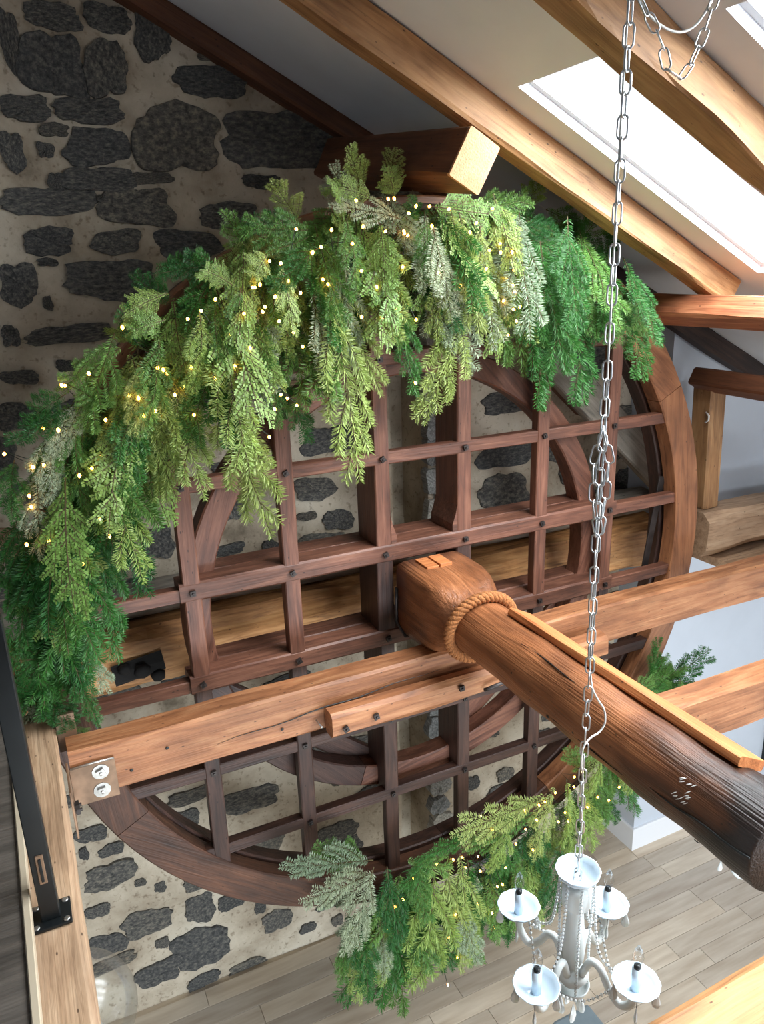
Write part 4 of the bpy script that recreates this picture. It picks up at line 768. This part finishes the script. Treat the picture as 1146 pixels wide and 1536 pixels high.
def drop_mesh():
    v, f = lathe_data([(0.0005, 0.0), (0.003, -0.006), (0.010, -0.026), (0.0125, -0.038), (0.009, -0.050), (0.0005, -0.055)], 8)
    return mesh('crystal_drop', [(a, b_*0.45, c_) for a, b_, c_ in v], f)
DROP = drop_mesh()
def beads(name, pts, parent, r_=0.0058, step=0.0125):
    vs_, fs = [], []; o0 = Vector(pts[0]); tot = sum((Vector(pts[i+1])-Vector(pts[i])).length for i in range(len(pts)-1)); n_ = max(2, int(tot/step))
    for i in range(n_+1):
        p, _ = poly(pts, i/n_); p = p-o0; o = len(vs_)
        vs_ += [p+Vector(q)*r_ for q in ((1, 0, 0), (0, 1, 0), (-1, 0, 0), (0, -1, 0), (0, 0, 1.15), (0, 0, -1.15))]
        fs += [(o, o+1, o+4), (o+1, o+2, o+4), (o+2, o+3, o+4), (o+3, o, o+4), (o+1, o, o+5), (o+2, o+1, o+5), (o+3, o+2, o+5), (o, o+3, o+5)]
    v, f = tube_data([Vector(p)-o0 for p in pts], 0.0009, 4); o = len(vs_); nb = len(fs); vs_ += v; fs += [tuple(q+o for q in g) for g in f]
    me = mesh(name, vs_, fs); me.materials.append(M['crystal']); me.materials.append(M['iron'])
    me.polygons.foreach_set('material_index', [0]*nb+[1]*(len(fs)-nb))
    ob = link(name, me, None, parent, Matrix.Translation(o0)); ob['kind'] = 'stuff'; return ob
def chandelier(label, HX, HY, ZT):
    """ZT = height of the chain's last link; cups lie 0.27 below"""
    g = thing('chandelier', label, 'chandelier', (HX, HY, ZT-0.52), 'white glass chandeliers')
    scal = lambda a, i: 1+0.018*math.cos(10*a)*(i > 1)
    lathe('top_dish', [(0.006, 0.0), (0.020, -0.003), (0.036, 0.004), (0.055, 0.024), (0.062, 0.040), (0.059, 0.040), (0.050, 0.024), (0.034, 0.010), (0.012, 0.004), (0.001, 0.004)], M['opal'], g, (HX, HY, ZT-0.035), 36, scal)
    tube('hook_ring', [(HX+0.012*math.cos(a), HY, ZT-0.012+0.012*math.sin(a)) for a in [2*math.pi*i/12 for i in range(12)]], 0.0025, M['chain'], g, 6, True)
    lathe('column', [(0.001, 0.0), (0.036, -0.002), (0.042, -0.02), (0.040, -0.075), (0.030, -0.085), (0.022, -0.095), (0.026, -0.15), (0.034, -0.22), (0.030, -0.27), (0.020, -0.30), (0.034, -0.315), (0.048, -0.33), (0.030, -0.36), (0.001, -0.365)], M['frost'], g, (HX, HY, ZT-0.037), 20)
    lathe('bottom_bowl', [(0.001, -0.03), (0.020, -0.028), (0.045, -0.012), (0.052, 0.008), (0.049, 0.008), (0.042, -0.008), (0.018, -0.022), (0.001, -0.024)], M['frost'], g, (HX, HY, ZT-0.41), 24)
    zc = ZT-0.27
    for ai in range(4):
        a = R(20+90*ai); d = Vector((math.cos(a), math.sin(a), 0)); ctr = Vector((HX, HY, 0)); cp = ctr + d*0.19; cp.z = zc
        arm = [ctr+d*0.03+Vector((0, 0, ZT-0.35)), ctr+d*0.055+Vector((0, 0, ZT-0.285)), ctr+d*0.085+Vector((0, 0, ZT-0.285)), ctr+d*0.115+Vector((0, 0, ZT-0.335)), ctr+d*0.15+Vector((0, 0, ZT-0.365)), ctr+d*0.182+Vector((0, 0, ZT-0.335)), cp+Vector((0, 0, -0.012))]
        tube('arm', smooth(arm), 0.0115, M['frost'], g, 8)
        cup = lathe('cup', [(0.004, -0.014), (0.016, -0.014), (0.030, -0.008), (0.054, 0.008), (0.064, 0.022), (0.061, 0.022), (0.050, 0.010), (0.028, -0.002), (0.010, -0.006), (0.001, -0.006)], M['opal'], g, cp, 36, scal)
        lathe('candle_sleeve', [(0.001, -0.006), (0.0135, -0.006), (0.0135, 0.068), (0.001, 0.0685)], M['opal'], cup, cp, 14)
        lathe('socket', [(0.0095, 0.066), (0.0095, 0.078), (0.001, 0.0785)], M['black'], cup, cp, 12)
        lathe('bulb', [(0.006, 0.078), (0.013, 0.092), (0.0155, 0.106), (0.012, 0.124), (0.005, 0.140), (0.0008, 0.147)], M['thin'], cup, cp, 14)
        for s in (-60, 30, 120, 210):
            b_ = a + R(s); q = cp + Vector((math.cos(b_)*0.056, math.sin(b_)*0.056, 0.012))
            link('crystal_drop', DROP, M['crystal'], cup, Matrix.Translation(q + Vector((0, 0, -0.018))) @ Matrix.Rotation(b_, 4, 'Z'))
            tube('drop_wire', [q, q + Vector((0, 0, -0.020))], 0.0012, M['iron'], cup, 4)
        top = ctr + d*0.052 + Vector((0, 0, ZT-0.02))
        e = cp - d*0.05 + Vector((0, 0, 0.004)); mid = (top+e)/2 + Vector((0, 0, -0.085)) - d*0.02
        beads('bead_string', smooth([top, mid, e], 8), g)
        d2 = Vector((math.cos(a+R(45)), math.sin(a+R(45)), 0)); top2 = ctr + d2*0.05 + Vector((0, 0, ZT-0.02)); e2 = ctr + d2*0.045 + Vector((0, 0, ZT-0.41))
        beads('bead_string', smooth([top2, (top2+e2)/2 - d2*0.004, e2], 8), g)
        nx = ctr + Vector((math.cos(a+R(90)), math.sin(a+R(90)), 0))*0.15; c0 = ctr + d*0.15; c0.z = nx.z = zc-0.02
        beads('bead_string', smooth([c0, (c0+nx)/2 + Vector((0, 0, -0.06)), nx], 8), g)
        q = ctr + d2*0.03 + Vector((0, 0, ZT-0.45)); link('crystal_drop', DROP, M['crystal'], g, Matrix.Translation(q) @ Matrix.Rotation(a, 4, 'Z') @ Matrix.Diagonal((1.3, 1.3, 1.3, 1)))
    return g
c1 = chandelier('white glass four-armed chandelier hanging below the long chain', HX, HY, -1.605)
c2 = copy_tree(c1, None, Vector((0, 0, 0))); c2.matrix_basis = Matrix.Translation((2.48, 1.60, -2.60)) @ Matrix.Rotation(R(30), 4, 'Z')
ch2 = thing('hanging_chain', 'silver chain of the second chandelier beyond the shaft', 'chain', (2.48, 1.60, -2.08)); chain(ch2, [(2.48, 1.60, -2.10), (2.48, 1.60, 0.40)])
c2['group'] = 'white glass chandeliers'; c2['label'] = 'second white glass chandelier mostly hidden behind the thick shaft'

# ------------------------------------------------------------------ small things
gp = thing('globe_pendant', 'clear round glass globe hanging beneath the pale long beam', 'lamp', (-0.172, 2.44, -2.80))
lathe('globe', [(0.03, 0.20)] + [(0.205*math.sin(R(a)), 0.205*math.cos(R(a))) for a in range(12, 181, 8)], M['thin'], gp, (-0.17, 2.44, -2.585), 32)
lathe('globe_cap', [(0.035, 0.19), (0.035, 0.23), (0.006, 0.235)], M['black'], gp, (-0.17, 2.44, -2.585), 16)
tube('pendant_cord', [(-0.17, 2.44, -2.36), (-0.17, 2.44, -2.10)], 0.004, M['black'], gp)
st = thing('stool', 'grey upholstered stool on the oak floor below the chandelier', 'stool', (2.42, 2.68, FLOOR))
box('seat', 2.30, 2.58, 2.40, 2.76, -4.48, -4.40, M['grey_fabric'], st, 0.02)
for x in (2.33, 2.55):
    for y in (2.44, 2.72): box('leg', x-0.012, x+0.012, y-0.012, y+0.012, FLOOR, -4.478, M['black'], st)
rl = thing('recessed_light', 'small round recessed light in the sloping ceiling near the rim', 'light fitting', (2.824, 3.848, 0.301))
rm = Matrix(((0, -NC, -NS, 2.824), (1, 0, 0, 3.848), (0, NS, -NC, 0.301), (0, 0, 0, 1)))
v, f = lathe_data([(0.034, 0.0), (0.036, 0.004), (0.052, 0.004), (0.055, 0.0)], 24); link('ring', mesh('ring', v, f, True), M['trimwhite'], rl, rm)
v, f = lathe_data([(0.034, 0.001), (0.03, -0.01), (0.001, -0.01)], 24); link('lens', mesh('lens', v, f, True), M['opal'], rl, rm)
